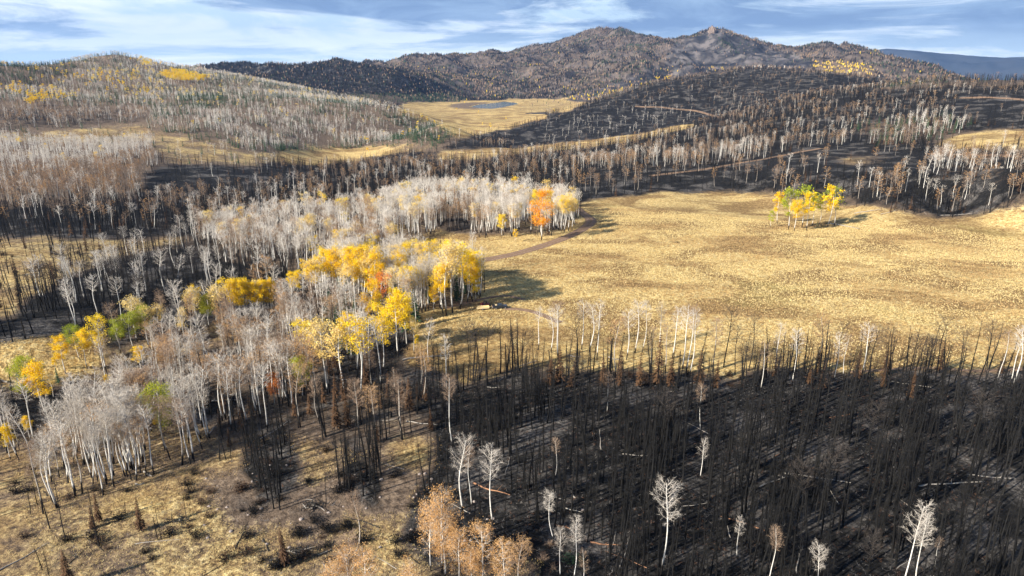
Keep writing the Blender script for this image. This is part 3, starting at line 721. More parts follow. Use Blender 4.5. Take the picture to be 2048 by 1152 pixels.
def spruce(seed, lod, needle=9, bark=11, H=13.0, dens=1.0):
    if lod == 5: return far_tree(seed, needle, False, H)
    rg = np.random.default_rng(seed); t = TB(); s_ = np.linspace(0, 1, 3)
    t.tube(np.column_stack([0 * s_, 0 * s_, s_ * H]), [.17, .17, .17, .2, .3][lod] * (1.02 - .97 * s_), [6, 5, 4, 3, 3][lod], bark, 0)
    tiers = [30, 22, 13, 7, 4][lod]; per = [11, 9, 7, 6, 5][lod]; low = .07 + .1 * rg.random()
    wid = (.13 + .03 * rg.random()) * H
    for k in range(tiers):
        q = (k + rg.uniform(0, .6)) / tiers; z = H * (low + (1 - low) * q); rad = wid * (1 - q) ** .85 * rg.uniform(.75, 1.15) + .12
        for j in range(per):
            if rg.random() > dens: continue
            az = j * 6.283 / per + rg.uniform(-.4, .4); L = rad * rg.uniform(.7, 1.15)
            dr = -.28 - .22 * (1 - q); d = np.array([math.cos(az), math.sin(az), dr]); sd = np.array([-math.sin(az), math.cos(az), 0])
            w = [.30, .36, .55, .85, 1.2][lod] * L * .8 + .1
            up = [.05, .05, .1, .35, .9][lod]
            p0 = np.array([0, 0, z + up]); tip = np.array([0, 0, z]) + d * L
            mid = p0 + (tip - p0) * .55
            a = mid + sd * w * .5 + np.array([0, 0, -.12 * L]); b_ = mid - sd * w * .5 + np.array([0, 0, -.12 * L])
            t.add([p0, a, tip, b_], [(0, 1, 2), (0, 2, 3)], needle, 1)
    return t.done()

KINDS = {   # builder, name, reference height, height range
 'char': (lambda s, l: charred(s, l), 'charred_spruce', 14.0, (10, 18)),
 'bare': (lambda s, l: aspen(s, l, base=.58 + .05 * (s % 3), spread=.62 + .1 * (s % 4), thick=1.0), 'bare_aspen', 18.0, (14, 20)),
 'tan': (lambda s, l: aspen(s, l, bark=14, twig=3, dry=8 if s % 2 else 3, base=.5 + .05 * (s % 3), spread=.7 + .1 * (s % 4)), 'scorched_aspen', 18.0, (12, 18)),
 'dark': (lambda s, l: aspen(s, l, bark=1, twig=4, base=.6, spread=1.15), 'blackened_aspen', 18.0, (14, 18)),
 'rust': (lambda s, l: spruce(s, l, 10, 1, dens=.8), 'rusty_spruce', 13.0, (5, 13)),
 'green': (lambda s, l: spruce(s, l, 9, 11), 'green_spruce', 13.0, (9, 18)),
 'gold': (lambda s, l: aspen(s, l, leaf=5, leafn=1.25, spread=1.02, base=.42), 'golden_aspen', 18.0, (12, 18)),
 'pgold': (lambda s, l: aspen(s, l, leaf=12 if s % 3 else 5, leafn=.45, base=.58, thick=1.1, spread=.95), 'thinning_golden_aspen', 18.0, (13, 19)),
 'orange': (lambda s, l: aspen(s, l, leaf=6, leafn=1.5, spread=1.25, base=.3), 'orange_aspen', 18.0, (12, 17)),
 'lime': (lambda s, l: aspen(s, l, leaf=7, leafn=1.3, spread=1.25, base=.42), 'green_leaved_aspen', 18.0, (10, 16)),
 'brown': (lambda s, l: aspen(s, l, leaf=8, leafn=.42, spread=.85, base=.34, thick=.85), 'brown_leaved_aspen', 18.0, (12, 16)),
 'wide': (lambda s, l: aspen(s, l, twig=(2, 2, 3)[s % 3], spread=(.72, .5, .62, .70, .56)[s % 5], base=(.52, .6, .45, .58, .64)[s % 5], thick=.75), 'bare_aspen', 18.0, (12, 16)),
 'snag': (lambda s, l: aspen(s, l, bark=0, twig=3, spread=.45 + .08 * (s % 3), base=.66, thick=.7), 'bare_aspen', 18.0, (12, 16)),
 'ember': (lambda s, l: aspen(s, l, leaf=13, twig=3, leafn=.6, spread=1.1), 'orange_aspen', 18.0, (10, 15)),
}
NVAR = 5
_T = {}
def template(kind, var, lod):
    k = (kind, var, lod)
    if k not in _T: _T[k] = KINDS[kind][0](100 * (list(KINDS).index(kind) + 1) + var, lod)
    return _T[k]
_M = {}
def part_meshes(kind, var, lod):
    k = (kind, var, lod)
    if k not in _M:
        V, F, m, p = template(*k); out = []
        for part, nm in ((0, 'trunk'), (1, 'crown')):
            f = F[p == part]; u, inv = np.unique(f, return_inverse=True); mm = m[p == part]; mu, mi = np.unique(mm, return_inverse=True)
            out.append(mesh_np(nm + '_' + KINDS[kind][1], V[u], inv.reshape(-1, 3), [MATS[q] for q in mu], mi, {'hb': V[u][:, 2], 'tint': np.full(len(u), .45)}, smooth=(part == 0)))
        _M[k] = out
    return _M[k]
def lod_for(r): return 0 if r < 175 else 1 if r < 430 else 2 if r < 1000 else 3 if r < 2000 else 4 if r < 2500 else 5
COUNT = {}
TREES = []      # every individual tree: (x, y, name)
def plant(kind, x, y, h, label, group, var=0, rot=0.0, lean=(0, 0), cat='tree', lod=None, girth=1.0):
    """one tree of its own: an Empty at its foot with trunk and crown"""
    name = KINDS[kind][1]; z = float(height(x, y)) - .05
    e = bpy.data.objects.new(name, None); e.empty_display_size = .5; link(e)
    e.location = (x, y, z); s = h / KINDS[kind][2]; e.scale = (s * girth, s * girth, s); e.rotation_euler = (lean[0], lean[1], rot)
    tag(e, label, cat, group)
    tm, cm = part_meshes(kind, var, lod_for(math.hypot(x, y)) if lod is None else lod)
    link(bpy.data.objects.new('trunk', tm), e); link(bpy.data.objects.new('crown', cm), e)
    COUNT[name] = COUNT.get(name, 0) + 1; TREES.append((x, y, name))
    return e

# ------------------------------------------------------------------ trees one can point at: photo pixel of foot, pixel row of top
HERO = []
def hero(kind, px, py, top, label, group=None, var=0, leanx=0.0): HERO.append((kind, px, py, top, label, group, var, leanx))
# the copse on the meadow
g_ = 'coloured aspens of the meadow copse'
hero('lime', 1541, 454, 424, 'small round green and orange aspen, lowest and outermost tree of the meadow copse', g_, 1)
hero('gold', 1554, 448, 388, 'orange-yellow aspen standing apart beside the smallest tree of the meadow copse', g_, 0)
hero('lime', 1577, 459, 383, 'tall green aspen with long white leaning trunk at the edge of the meadow copse', g_, 2, .10)
hero('gold', 1588, 463, 404, 'short golden aspen tucked in front of the green crowns of the meadow copse', g_, 1)
hero('gold', 1613, 461, 390, 'bright golden aspen with leaves nearly to the ground in the front of the meadow copse', g_, 3)
hero('lime', 1604, 455, 381, 'green aspen crown rising behind the bright golden one in the meadow copse', g_, 4)
hero('lime', 1624, 453, 390, 'olive-green aspen between two golden crowns of the meadow copse', g_, 0)
hero('pgold', 1637, 452, 398, 'thin dull-gold aspen above the two small dark spruces of the meadow copse', g_, 1)
hero('gold', 1654, 456, 377, 'tallest golden aspen of the meadow copse, beside the fallen white log', g_, 2)
hero('lime', 1669, 452, 379, 'leaning yellow-green aspen at the log end of the meadow copse', g_, 3, .14)
hero('green', 1634, 453, 434, 'small dark spruce under the thin gold aspen in the meadow copse', None, 0)
hero('green', 1642, 454, 444, 'tiny dark spruce, lower of the pair in the meadow copse', None, 1)
# upper grove
g_ = 'coloured aspens of the upper grove'
hero('orange', 1083, 481, 388, 'vivid orange aspen in front of the white grove beside the bend of the dirt road', g_, 0)
hero('gold', 1004, 476, 432, 'short yellow aspen under bare white crowns of the upper grove', g_, 1)
hero('gold', 1030, 484, 460, 'low yellow aspen sprig beside the foot of the orange tree', g_, 2)
hero('gold', 1072, 440, 384, 'golden crown peeking over the back of the upper grove above the orange tree', g_, 3)
for k, (x, y, t) in enumerate([(1122,465,398),(1128,466,404),(1137,462,397),(1144,460,400),(1150,452,402),(1112,458,402)]):
    hero('pgold', x, y, t, ['pale yellow thinning aspen, first of the row at the road bend','thinning yellow aspen with the lowest foot at the road bend','pale gold aspen in the middle of the road-bend row','slim half-leafed aspen second from the meadow at the road bend','outermost half-leafed aspen at the road bend','thin-leafed aspen nearest the orange tree at the road bend'][k], 'thin golden aspens at the road bend', k % 5)
hero('gold', 487, 462, 418, 'small yellow aspen alone above the far rim of the pale grove', g_, 4)
# middle grove
g_ = 'golden aspens of the middle grove'
hero('gold', 886, 628, 535, 'deep yellow full-crowned aspen in the front of the middle grove', g_, 0)
hero('gold', 868, 626, 578, 'low yellow aspen at the front foot of the middle grove', g_, 1)
hero('pgold', 893, 632, 500, 'pale tall aspen behind the deep yellow crown of the middle grove', g_, 2)
hero('pgold', 905, 626, 502, 'tall pale gold aspen with clustered white trunks in the middle grove', g_, 3)
hero('pgold', 920, 618, 501, 'pale yellow aspen near the meadow end of the middle grove', g_, 4)
hero('gold', 934, 606, 516, 'orange-tinged gold aspen at the meadow end of the middle grove', g_, 2)
hero('gold', 945, 604, 522, 'gold aspen with crown reaching low at the very end of the middle grove', g_, 3)
hero('gold', 952, 604, 556, 'small yellow aspen closest to the parked pickup', g_, 4)
for k, (x, y, t) in enumerate([(655,590,503),(672,596,505),(690,600,508),(710,602,502),(728,606,503),(745,608,508),(700,590,503),(760,612,512)]):
    hero('gold' if k % 3 != 2 else 'pgold', x, y, t, 'golden aspen of the back row, ' + ['outermost at the hollow side','second from the hollow','with the lowest crown','with the broadest crown','beside the white leafless trunks','with orange lower leaves','hidden behind the others','nearest to the spruces'][k], 'golden row behind the orange tree', k % 5)
hero('ember', 764, 640, 553, 'red-orange aspen crown, the only red one of the middle grove', None, 0)
hero('gold', 752, 665, 572, 'orange-gold aspen directly below the red crown', g_, 2)
hero('gold', 788, 650, 583, 'small gold aspen beside the red crown', g_, 1)
hero('gold', 760, 700, 612, 'large golden aspen mid-slope below the red crown', g_, 0)
hero('gold', 797, 715, 592, 'golden aspen with grey trunk standing in front of spruces', g_, 3)
hero('gold', 815, 700, 603, 'golden aspen with crown stretched toward the meadow', g_, 1)
hero('pgold', 828, 708, 640, 'isolated half-leafed aspen nearest the meadow below the middle grove', g_, 2)
hero('gold', 834, 700, 672, 'low bright yellow leaf bunch beside the isolated half-leafed aspen', g_, 4)
hero('gold', 697, 720, 632, 'bright gold aspen crown above white trunks at the centre of the slope', g_, 3)
hero('pgold', 765, 745, 640, 'thin orange-gold aspen with several white stems in the grove front', g_, 4)
hero('pgold', 648, 740, 640, 'sparse gold aspen with yellow tufts low on its white trunk', g_, 0)
hero('pgold', 615, 760, 650, 'pale gold leafy aspen between rusty spruces and the white trunks', g_, 1)
hero('pgold', 655, 790, 655, 'tall gold-tufted aspen standing over the burned spruces', g_, 2)
hero('pgold', 690, 800, 655, 'orange-tinted thin aspen with long white stem in the grove front', g_, 0)
hero('pgold', 722, 800, 650, 'creamy half-leafed aspen beside the long fallen log', g_, 1)
for k, (x, y, t) in enumerate([(608,555,520),(600,600,545),(583,596,548)]):
    hero('gold', x, y, t, ['small deep-yellow aspen at the back of the pale grove','yellow aspen at the hollow rim beside white trunks','short yellow aspen leaning over the hollow rim'][k], g_, k)
for k, (x, y, t) in enumerate([(470,640,566),(482,645,563),(497,642,565),(515,640,568),(530,636,566),(545,632,564)]):
    hero('gold', x, y, t, 'yellow aspen of the short hollow-rim row, ' + ['nearest the green crowns','with the tallest crown','with a round crown','with a gap below its crown','with a pale crown','at the far end of that row'][k], 'yellow row at the hollow rim', k % 5)
hero('lime', 418, 660, 592, 'yellow-green aspen at the start of the bright row on the hollow rim', None, 0)
# leafy row on the left
g_ = 'coloured aspens along the lower bench'
hero('gold', 95, 838, 728, 'large flame-yellow aspen, biggest coloured crown of the lower bench', g_, 1)
hero('lime', 57, 818, 720, 'green-yellow aspen beside the flame-yellow one, next to the narrow spruce', g_, 2)
hero('gold', 132, 748, 676, 'pointed yellow aspen standing on the greenish bench', g_, 2)
hero('gold', 112, 740, 716, 'small yellow bushy aspen behind the pointed yellow one', g_, 4)
hero('gold', 175, 738, 662, 'broad yellow aspen in the middle of the leafy row', g_, 3)
hero('gold', 202, 712, 664, 'yellow aspen with flat crown just beyond the broad yellow one', g_, 4)
hero('lime', 160, 720, 655, 'pale green aspen rising behind the broad yellow one', g_, 3)
hero('lime', 242, 708, 642, 'bright green aspen, greenest crown of the leafy row', g_, 0)
hero('lime', 268, 700, 630, 'grey-green tall aspen next to the bright green one', g_, 1)
hero('lime', 296, 690, 615, 'grey-green aspen highest in the leafy row', g_, 4)
hero('pgold', 326, 690, 612, 'yellow-tipped aspen where the leafy row meets the leafless grove', g_, 0)
hero('pgold', 108, 800, 745, 'low yellow-leafed aspen beside the flame-yellow one', g_, 2)
hero('gold', 283, 745, 695, 'slender yellow aspen leaning in the leafy row', g_, 1)
hero('gold', 218, 790, 752, 'small orange-yellow aspen inside the leafless grove', g_, 1)
hero('gold', 61, 880, 832, 'small yellow crown above the white grove', g_, 0)
hero('gold', 22, 920, 850, 'yellow and green aspen at the outer end of the white grove', g_, 3)
hero('lime', 330, 900, 780, 'green and yellow aspen with two white stems at the front of the leafless grove', g_, 2)
hero('gold', 322, 870, 818, 'orange-yellow crown in front of the green and yellow aspen', g_, 4)
hero('lime', 605, 800, 722, 'lone pale green aspen above the rusty spruces', g_, 1)
hero('ember', 550, 820, 752, 'small orange-red aspen beside a bare white one in the front of the grove', None, 1)
hero('wide', 522, 838, 740, 'bare bushy white aspen next to the orange-red one', None, 0)
hero('green', 40, 768, 715, 'narrow dark spruce beside the green-yellow aspen on the bench', None, 0)
hero('green', 118, 770, 728, 'dark pointed spruce behind the flame-yellow aspen', None, 1)
hero('char', 67, 738, 692, 'burned narrow spruce on the greenish bench, tallest of three', None, 1)
hero('char', 74, 736, 702, 'burned thin spruce in the middle of three on the greenish bench', None, 2)
hero('char', 82, 735, 703, 'burned thin spruce, outermost of three on the greenish bench', None, 3)
# leaf-brown aspens at the bottom
g_ = 'brown-leaved aspens by the near slope'
for k, (x, y, t, l) in enumerate([(862,1143,1008,'brown-leaved aspen with straight white trunk, outermost of the tall trio'),(884,1147,984,'tallest brown-leaved aspen with crown above its two neighbours'),
    (890,1160,1030,'brown-leaved aspen leaning against the tallest one'),(920,1178,1066,'broad low brown-leaved aspen with widely forking white limbs'),
    (961,1190,1056,'brown-leaved aspen with pointed top between broad low crowns'),(945,1200,1100,'squat orange-brown aspen crown at the picture bottom'),(1006,1205,1090,'round orange-brown aspen crown standing by itself at the bottom'),
    (700,1240,1102,'wide orange-brown crown at the bottom beside the brush pile'),(735,1250,1108,'orange-brown crown touching the wide one at the bottom'),(828,1250,1130,'low orange-brown crown tip at the bottom edge'),(675,1250,1128,'small orange-brown crown tip at the bottom edge beside the wide crown')]):
    hero('brown', x, y, t, l, g_, k % 5)
# pale aspens in the burned stand
g_ = 'bare white aspens in the burned stand'
for k, (kd, x, y, t, l) in enumerate([
    ('snag',905,894,756,'tall white bare aspen with crown over the dirt patch edge'),
    ('bare',926,1030,878,'white bare aspen, outermost of three beside the dirt clearing'),
    ('snag',944,1018,897,'thin crooked white aspen between two larger white ones'),
    ('wide',986,1052,894,'broad bushy white aspen with a broken limb on its trunk'),
    ('wide',1108,1085,983,'white bare aspen with reddish twigs above two lower ones'),
    ('wide',1120,1160,1056,'forked white bare aspen beside the dark spruce at the bottom'),
    ('wide',1147,1162,1040,'bushy white bare aspen with regular side limbs at the bottom'),
    ('wide',1165,1175,1100,'small crooked bare aspen at the bottom beside the bushy one'),
    ('wide',1322,1150,968,'lone tall white aspen with blackened foot in the burned stand'),
    ('snag',1402,872,776,'leaning white aspen crown high in the burned stand'),
    ('wide',1400,960,880,'greyish bare aspen crown in the middle of the burned stand'),
    ('wide',1474,1120,1034,'small tan bare aspen rising among charred poles'),
    ('snag',1534,1180,1055,'pinkish-grey bare aspen at the bottom of the burned stand'),
    ('wide',1626,1200,1082,'low fan-shaped pale aspen crown at the bottom'),
    ('dark',1728,1175,1062,'grey crooked bare aspen beside the large pale pair'),
    ('wide',1806,1172,1006,'large pale bare aspen, taller of the pair at the bottom'),
    ('wide',1830,1180,1026,'large pale bare aspen, bushier of the pair at the bottom'),
    ('snag',1868,1140,1072,'thin pale twig-topped aspen beside the large pair'),
    ('snag',1109,960,880,'small pale crown lost among black poles near the clearing'),
    ('snag',1213,830,745,'pale fan-shaped crown in the shade of the burned stand'),
    ]):
    hero(kd, x, y, t, l, g_, k % 5, [0, 0, 0, 0, .08, 0, 0, 0, 0, .12, 0, 0, 0, .1, 0, .06, 0, 0, 0, 0][k])
# aspens at the meadow edge of the burn
g_ = 'bare aspens where the burn meets the meadow'
for k, (kd, x, y, t) in enumerate([('bare',1077,700,618),('bare',1102,706,622),('bare',1116,718,616),('bare',1163,700,606),('bare',1178,705,612),('wide',1194,718,607),('tan',1232,760,640),('bare',1253,720,624),('bare',1270,706,606),
    ('wide',1284,706,607),('wide',1319,695,607),('bare',1345,716,618),('snag',1372,750,614),('bare',1365,738,620),('wide',1379,752,622),('dark',1447,735,618),('dark',1497,742,634),('wide',1521,782,684),('wide',1584,772,660),('bare',1550,750,650),
    ('wide',1668,762,668),('snag',1686,758,668),('dark',1740,774,654),('dark',1766,760,655),('dark',1869,766,636),('dark',1955,770,640),('dark',1905,775,656),('snag',1990,772,660),('wide',2020,770,650),('tan',1425,745,640),('dark',1470,750,655),
    ('dark',935,773,652),('dark',949,768,648),('dark',975,768,642),('dark',866,768,664),('dark',812,792,720),('dark',900,762,662),('dark',1025,766,660),('snag',790,800,738),('tan',1300,742,655),('tan',1330,746,650),('dark',1820,772,668)]):
    mass = {'bare': 'bare white aspen', 'wide': 'wide-crowned bare white aspen', 'snag': 'tan-topped bare aspen', 'dark': 'blackened aspen', 'tan': 'brown-twigged aspen'}[kd]
    where = 'near the grove end of the meadow edge' if x < 900 else 'among the first black poles below the pickup' if x < 1050 else 'in the sunlit white row before the meadow' if x < 1210 else 'in the middle of the meadow edge row' if x < 1400 else 'on the darker stretch of the meadow edge' if x < 1600 else 'on the shaded end stretch of the meadow edge'
    size = 'tall' if y - t > 105 else 'middling' if y - t > 92 else 'short'
    hero(kd, x, y, t, f'{size} {mass} {where}, ' + ['straight', 'slightly bowed', 'forked', 'slim', 'tilted'][k % 5], g_, k % 5)
hero('tan', 1116, 712, 608, 'aspen with dry orange-brown twigs standing first at the meadow edge', None, 2)
for k, (x, y, t) in enumerate([(1102,770,700),(1205,770,706),(1240,770,690),(1278,775,700),(1315,770,655),(1398,772,690),(1340,776,700),(1432,776,712),(745,808,768),(735,802,762),(700,800,748),(672,800,742),(505,840,790),(440,850,815),(590,835,782),(620,830,782),(648,812,760),(560,720,665),(575,722,668)]):
    hero('rust', x, y, t, 'rusty brown spruce ' + ['under the sunlit white row','beside a leaning pale log','with pointed top at the meadow edge','half hidden among black poles','tallest of its colour at the meadow edge','under the middle white aspens','low and bushy at the meadow edge','on the reddish ground patch','at the corner of the near grove','touching the corner spruce','with bright orange side','standing before white trunks','alone below the bushy white aspen','at the charred clump on the slope','below the orange-red aspen','below the lone pale green aspen','in the shaded grove front','in the middle of the leafless grove','beside its twin in the leafless grove'][k], 'rusty spruces at the edges of the burn', k % 5)
for k, (x, y, t) in enumerate([(440,922,815),(452,920,822),(462,918,850),(316,1080,998),(323,1079,1010),(372,1032,975),(380,1030,985),(252,1032,990),(85,1140,1060),(100,1160,1085),(75,1010,940),(62,1030,960),(560,1020,870),(548,1018,880),(536,1000,840),(652,1000,940)]):
    hero('char', x, y, t, 'charred spruce ' + ['with rusty neighbour on the near slope','second in the slope clump','shortest in the slope clump','lone leaning pole on the near slope','twin of the lone leaning pole','first of two stubs on the near slope','second of two stubs on the near slope','thin stub beside dark soil','in the bottom corner, taller','in the bottom corner, lower','under the white grove end','below the white grove end, crooked','tallest in the black clump','behind the tallest in the black clump','tilted one of the black clump','alone between the two black clumps'][k], 'lone charred spruces on the near slope', k % 5, .05 * ((k % 3) - 1))

hero_xy = []
for kind, px, py, top, label, group, var, lx in HERO:
    x, y, z = ground_at(px, py)
    if py > 1152:
        pass
    r = math.hypot(x, y)
    dx, dy, dz = ray(px, top); h = CAM_Z + dz / math.hypot(dx, dy) * r - z
    h = max(2.2, float(h))
    low = 0
    plant(kind, x, y, h, label, group, var, rot=(px * 7 % 360) * math.pi / 180, lean=(0, lx))
    hero_xy.append((x, y))
hero_xy = np.array(hero_xy)

# ------------------------------------------------------------------ the woods
RINGS = [(62, 110, .16), (110, 200, .16), (200, 330, .10), (330, 520, .065), (520, 800, .052), (800, 1200, .042), (1200, 1800, .030), (1800, 2600, .018), (2600, 3700, .020), (3700, 5400, .017)]
kk = list(KINDS)
X_, Y_, K_, ZI_ = [], [], [], []
AMAX = R(45)
for r0, r1, d in RINGS:
    n = int(AMAX * (r1 * r1 - r0 * r0) * d * 1.6)
    r = np.sqrt(rng.uniform(r0 * r0, r1 * r1, n)); a = rng.uniform(-AMAX, AMAX, n)
    x, y = r * np.sin(a), r * np.cos(a); z = height(x, y)
    zi = zone_of(x, y, z, .8)
    clump = np.clip(.5 + 1.5 * fbm(x, y, 45 if r0 > 600 else 14, 2), .12, 1.15)
    flatden = ZD[zi]
    pr = flatden / 1.6 * clump * 1.35
    keep = (rng.random(n) < pr) & ~in_poly(x, y, lk)
    x, y, zi = x[keep], y[keep], zi[keep]
    kn = np.empty(len(x), int)
    for q in np.unique(zi):
        w = Z[q][3]; s_ = zi == q
        names = list(w); ps = np.array([w[k] for k in names]); ps = ps / ps.sum()
        # kinds stand in patches: pick by a smooth field blended with chance
        fld = np.stack([fbm(x[s_] + 977 * kk.index(k), y[s_] - 431 * kk.index(k), (260 if r0 > 1800 else 110) if r0 > 600 else 24, 2) for k in names], 1)
        sc_ = np.log(ps)[None] + fld * (2.6 if Z[q][0] in ('on the mountain', 'on the wooded mountain slope') else 1.3) + rng.gumbel(size=fld.shape)
        kn[s_] = np.array([kk.index(k) for k in names])[sc_.argmax(1)]
    X_.append(x); Y_.append(y); K_.append(kn); ZI_.append(zi)
X_, Y_, K_, ZI_ = map(np.concatenate, (X_, Y_, K_, ZI_))
open_ = np.ones(len(X_), bool); hr = np.hypot(hero_xy[:, 0], hero_xy[:, 1]); Rr_ = np.hypot(X_, Y_); Aa = np.arctan2(X_, Y_)
for h, (hx, hy), r_ in zip(HERO, hero_xy, hr):
    if h[0] in ('gold', 'orange', 'lime', 'ember', 'brown', 'wide', 'snag', 'rust', 'bare', 'dark'):
        m_ = (Rr_ < r_ + 2) & (Rr_ > r_ - (32 if r_ > 200 else 16)) & (np.abs(Aa - math.atan2(hx, hy)) * r_ < (3.4 if h[0] in ('gold', 'orange', 'lime', 'brown') else 2.0))
        open_ &= ~(m_ & (rng.random(len(X_)) < (.8 if h[0] in ('gold', 'orange', 'lime', 'brown', 'wide') else .5)))
X_, Y_, K_, ZI_ = X_[open_], Y_[open_], K_[open_], ZI_[open_]
# keep clear of roads' and named trees' feet
for hx, hy in hero_xy:
    m_ = (np.abs(X_ - hx) < 1.6) & (np.abs(Y_ - hy) < 1.6)
    if m_.any(): X_, Y_, K_, ZI_ = X_[~m_], Y_[~m_], K_[~m_], ZI_[~m_]
Zt = height(X_, Y_); Rt = np.hypot(X_, Y_)
# drop what the land itself hides deeply
elev = (GZ - CAM_Z) / gr; hor = np.maximum.accumulate(elev, axis=0)
ai = np.clip(((np.arctan2(X_, Y_) - AZ[0]) / (AZ[1] - AZ[0])).astype(int), 0, NA - 1); li = np.clip(((np.log(Rt) - LR[0]) / (LR[1] - LR[0])).astype(int), 0, NR - 1)
vis = (Zt + 45 - CAM_Z) / Rt > hor[np.maximum(li - 4, 0), ai]
X_, Y_, K_, ZI_, Zt, Rt = X_[vis], Y_[vis], K_[vis], ZI_[vis], Zt[vis], Rt[vis]
Ht = np.empty(len(X_))
for i, k in enumerate(kk):
    lo, hi = KINDS[k][3]; m_ = K_ == i
    Ht[m_] = lo + (hi - lo) * rng.beta(2.2, 1.6, m_.sum()) * np.where(rng.random(m_.sum()) < .22, rng.uniform(.35, .8, m_.sum()), 1)
Ht *= 1 - .30 * sstep(500, 1100, Rt) + .12 * sstep(2600, 3500, Rt)
Vt = rng.integers(0, NVAR, len(X_)); Rot = rng.uniform(0, 6.283, len(X_)); Ti = rng.random(len(X_))
Lx, Ly = rng.normal(0, .025, len(X_)), rng.normal(0, .025, len(X_))
Wd = np.where(K_ == kk.index('char'), rng.uniform(.65, 1.6, len(X_)), rng.uniform(.85, 1.2, len(X_)))
big = rng.random(len(X_)) < .09; Lx[big] *= 4; Ly[big] *= 4
ppx, ppy, _ = project(X_, Y_, Zt); tpx, tpy, _ = project(X_, Y_, Zt + Ht)
inframe = (ppx > 0) & (ppx < 2048) & (tpy < 1150) & (ppy > 0)
# the 300 that show largest of each kind stand as objects of their own
single = np.zeros(len(X_), bool)
LIMIT = 296
for nm in sorted({KINDS[k][1] for k in kk}):
    ids = [i for i, k in enumerate(kk) if KINDS[k][1] == nm]
    m_ = np.nonzero(np.isin(K_, ids) & inframe & (Rt < 2400))[0]
    size = Ht[m_] / Rt[m_]; o = m_[np.argsort(-size)]
    room = max(0, LIMIT - COUNT.get(nm, 0)); single[o[:room]] = True
TXT = {'char': 'charred spruce', 'bare': 'bare white aspen', 'tan': 'leafless tan aspen', 'dark': 'blackened aspen', 'rust': 'rust-brown spruce', 'green': 'dark green spruce', 'gold': 'golden aspen', 'pgold': 'half-leafed pale gold aspen'}
VTX = {'char': ['evenly stubbed', 'nearly twigless', 'bristly', 'patchily twigged', 'thin-stubbed'], 'tree': ['slim', 'bowed', 'fork-topped', 'broad-topped', 'narrow-topped']}
MARKS = [((1322,1150),'the lone tall white aspen'),((1806,1172),'the large pale aspen pair'),((986,1052),'the bushy white aspen by the clearing'),((1109,1085),'the red-twigged white aspen'),((1474,1120),'the small tan aspen'),((1626,1200),'the fan-shaped pale crown'),
 ((1402,872),'the leaning white crown'),((1400,960),'the greyish bare crown'),((1213,830),'the shaded fan-shaped crown'),((905,894),'the tall white aspen at the dirt patch'),((1730,1175),'the crooked grey aspen'),((1869,766),'the tall brown-crowned aspen'),((1584,772),'the wide-crowned white aspen'),
 ((1955,770),'the last brown-crowned aspen'),((1284,706),'the sunlit white row'),((1000,617),'the pickup'),((1083,481),'the vivid orange aspen'),((1150,455),'the road bend'),((886,628),'the deep yellow aspen'),((764,640),'the red crown'),((697,720),'the bright gold crown'),((815,700),'the golden crown nearest the meadow'),
 ((550,820),'the orange-red aspen'),((605,800),'the lone pale green aspen'),((330,900),'the green and yellow aspen'),((95,838),'the flame-yellow aspen'),((242,708),'the bright green aspen'),((175,738),'the broad yellow aspen'),((500,640),'the short bright yellow row'),((540,950),'the black clump'),((735,960),'the small black clump'),
 ((440,922),'the rusty slope pole'),((884,1147),'the tall brown-leaved trio'),((700,1240),'the wide orange-brown crown'),((1613,461),'the meadow copse'),((1700,330),'the streaked hump'),((1930,285),'the small pale clearing'),((1120,375),'the road gap'),((487,462),'the lone small yellow aspen'),((690,600),'the golden row'),((1680,950),'the long straight pale log'),
 ((1560,960),'the long slanting log'),((1960,962),'the very long thin log'),((1180,940),'the middle ash patch'),((800,930),'the green patch'),((200,500),'the straw bench'),((300,630),'the black hollow'),((100,1000),'the end of the white grove'),((880,292),'the spruce point above the plain'),((1000,210),'the lake'),((700,290),'the narrow neck of the plain'),((400,205),'the dark spruce wood'),((370,160),'the yellow stand on the hill'),((80,208),'the bright yellow clump'),((410,280),'the young spruce patch'),((225,110),'the rounded hilltop'),((1520,140),'the black hilltop'),((1240,288),'the yellow strip'),((1850,262),'the rusty spruce cluster'),((1985,222),'the bare black hillside'),((1400,345),'the pale ridge track'),((140,310),'the sloping aspen wood'),((850,370),'the middle of the dark belt'),((300,440),'the straw bench end'),((1700,142),'the flat yellow shoulder')]
MXY = np.array([ground_at(*m[0])[:2] for m in MARKS])
used = set()
SX, SY, SK = X_[single], Y_[single], K_[single]
def describe(base_, x, y, where, extra=''):
    dd = np.hypot(MXY[:, 0] - x, MXY[:, 1] - y); r = math.hypot(x, y); c = []
    for j in np.argsort(dd)[:12]:
        if dd[j] > max(60, .45 * r): continue
        dr = r - math.hypot(*MXY[j]); da = (math.atan2(x, y) - math.atan2(*MXY[j])) * r
        u = max(1.0, r / 350)
        rel = 'close beside' if dd[j] < 6 * u else ('just behind' if dr > 0 else 'just in front of') if abs(dr) > abs(da) and dd[j] < 16 * u else ('well behind' if dr > 0 else 'well in front of') if abs(dr) > abs(da) else ('right of' if da > 0 else 'left of') if dd[j] < 16 * u else ('far right of' if da > 0 else 'far left of')
        c.append(f"{base_}, {rel} {MARKS[j][1]}")
    if extra: c = c + [q.replace(base_, base_ + ' ' + extra, 1) for q in c]
    c.append(f"{base_} {where}"); c = [q for q in c if len(q.replace('-', '').split()) <= 16] or [f"{base_} {where}"]
    lab = next((q for q in c if q not in used), c[0]); used.add(lab); return lab
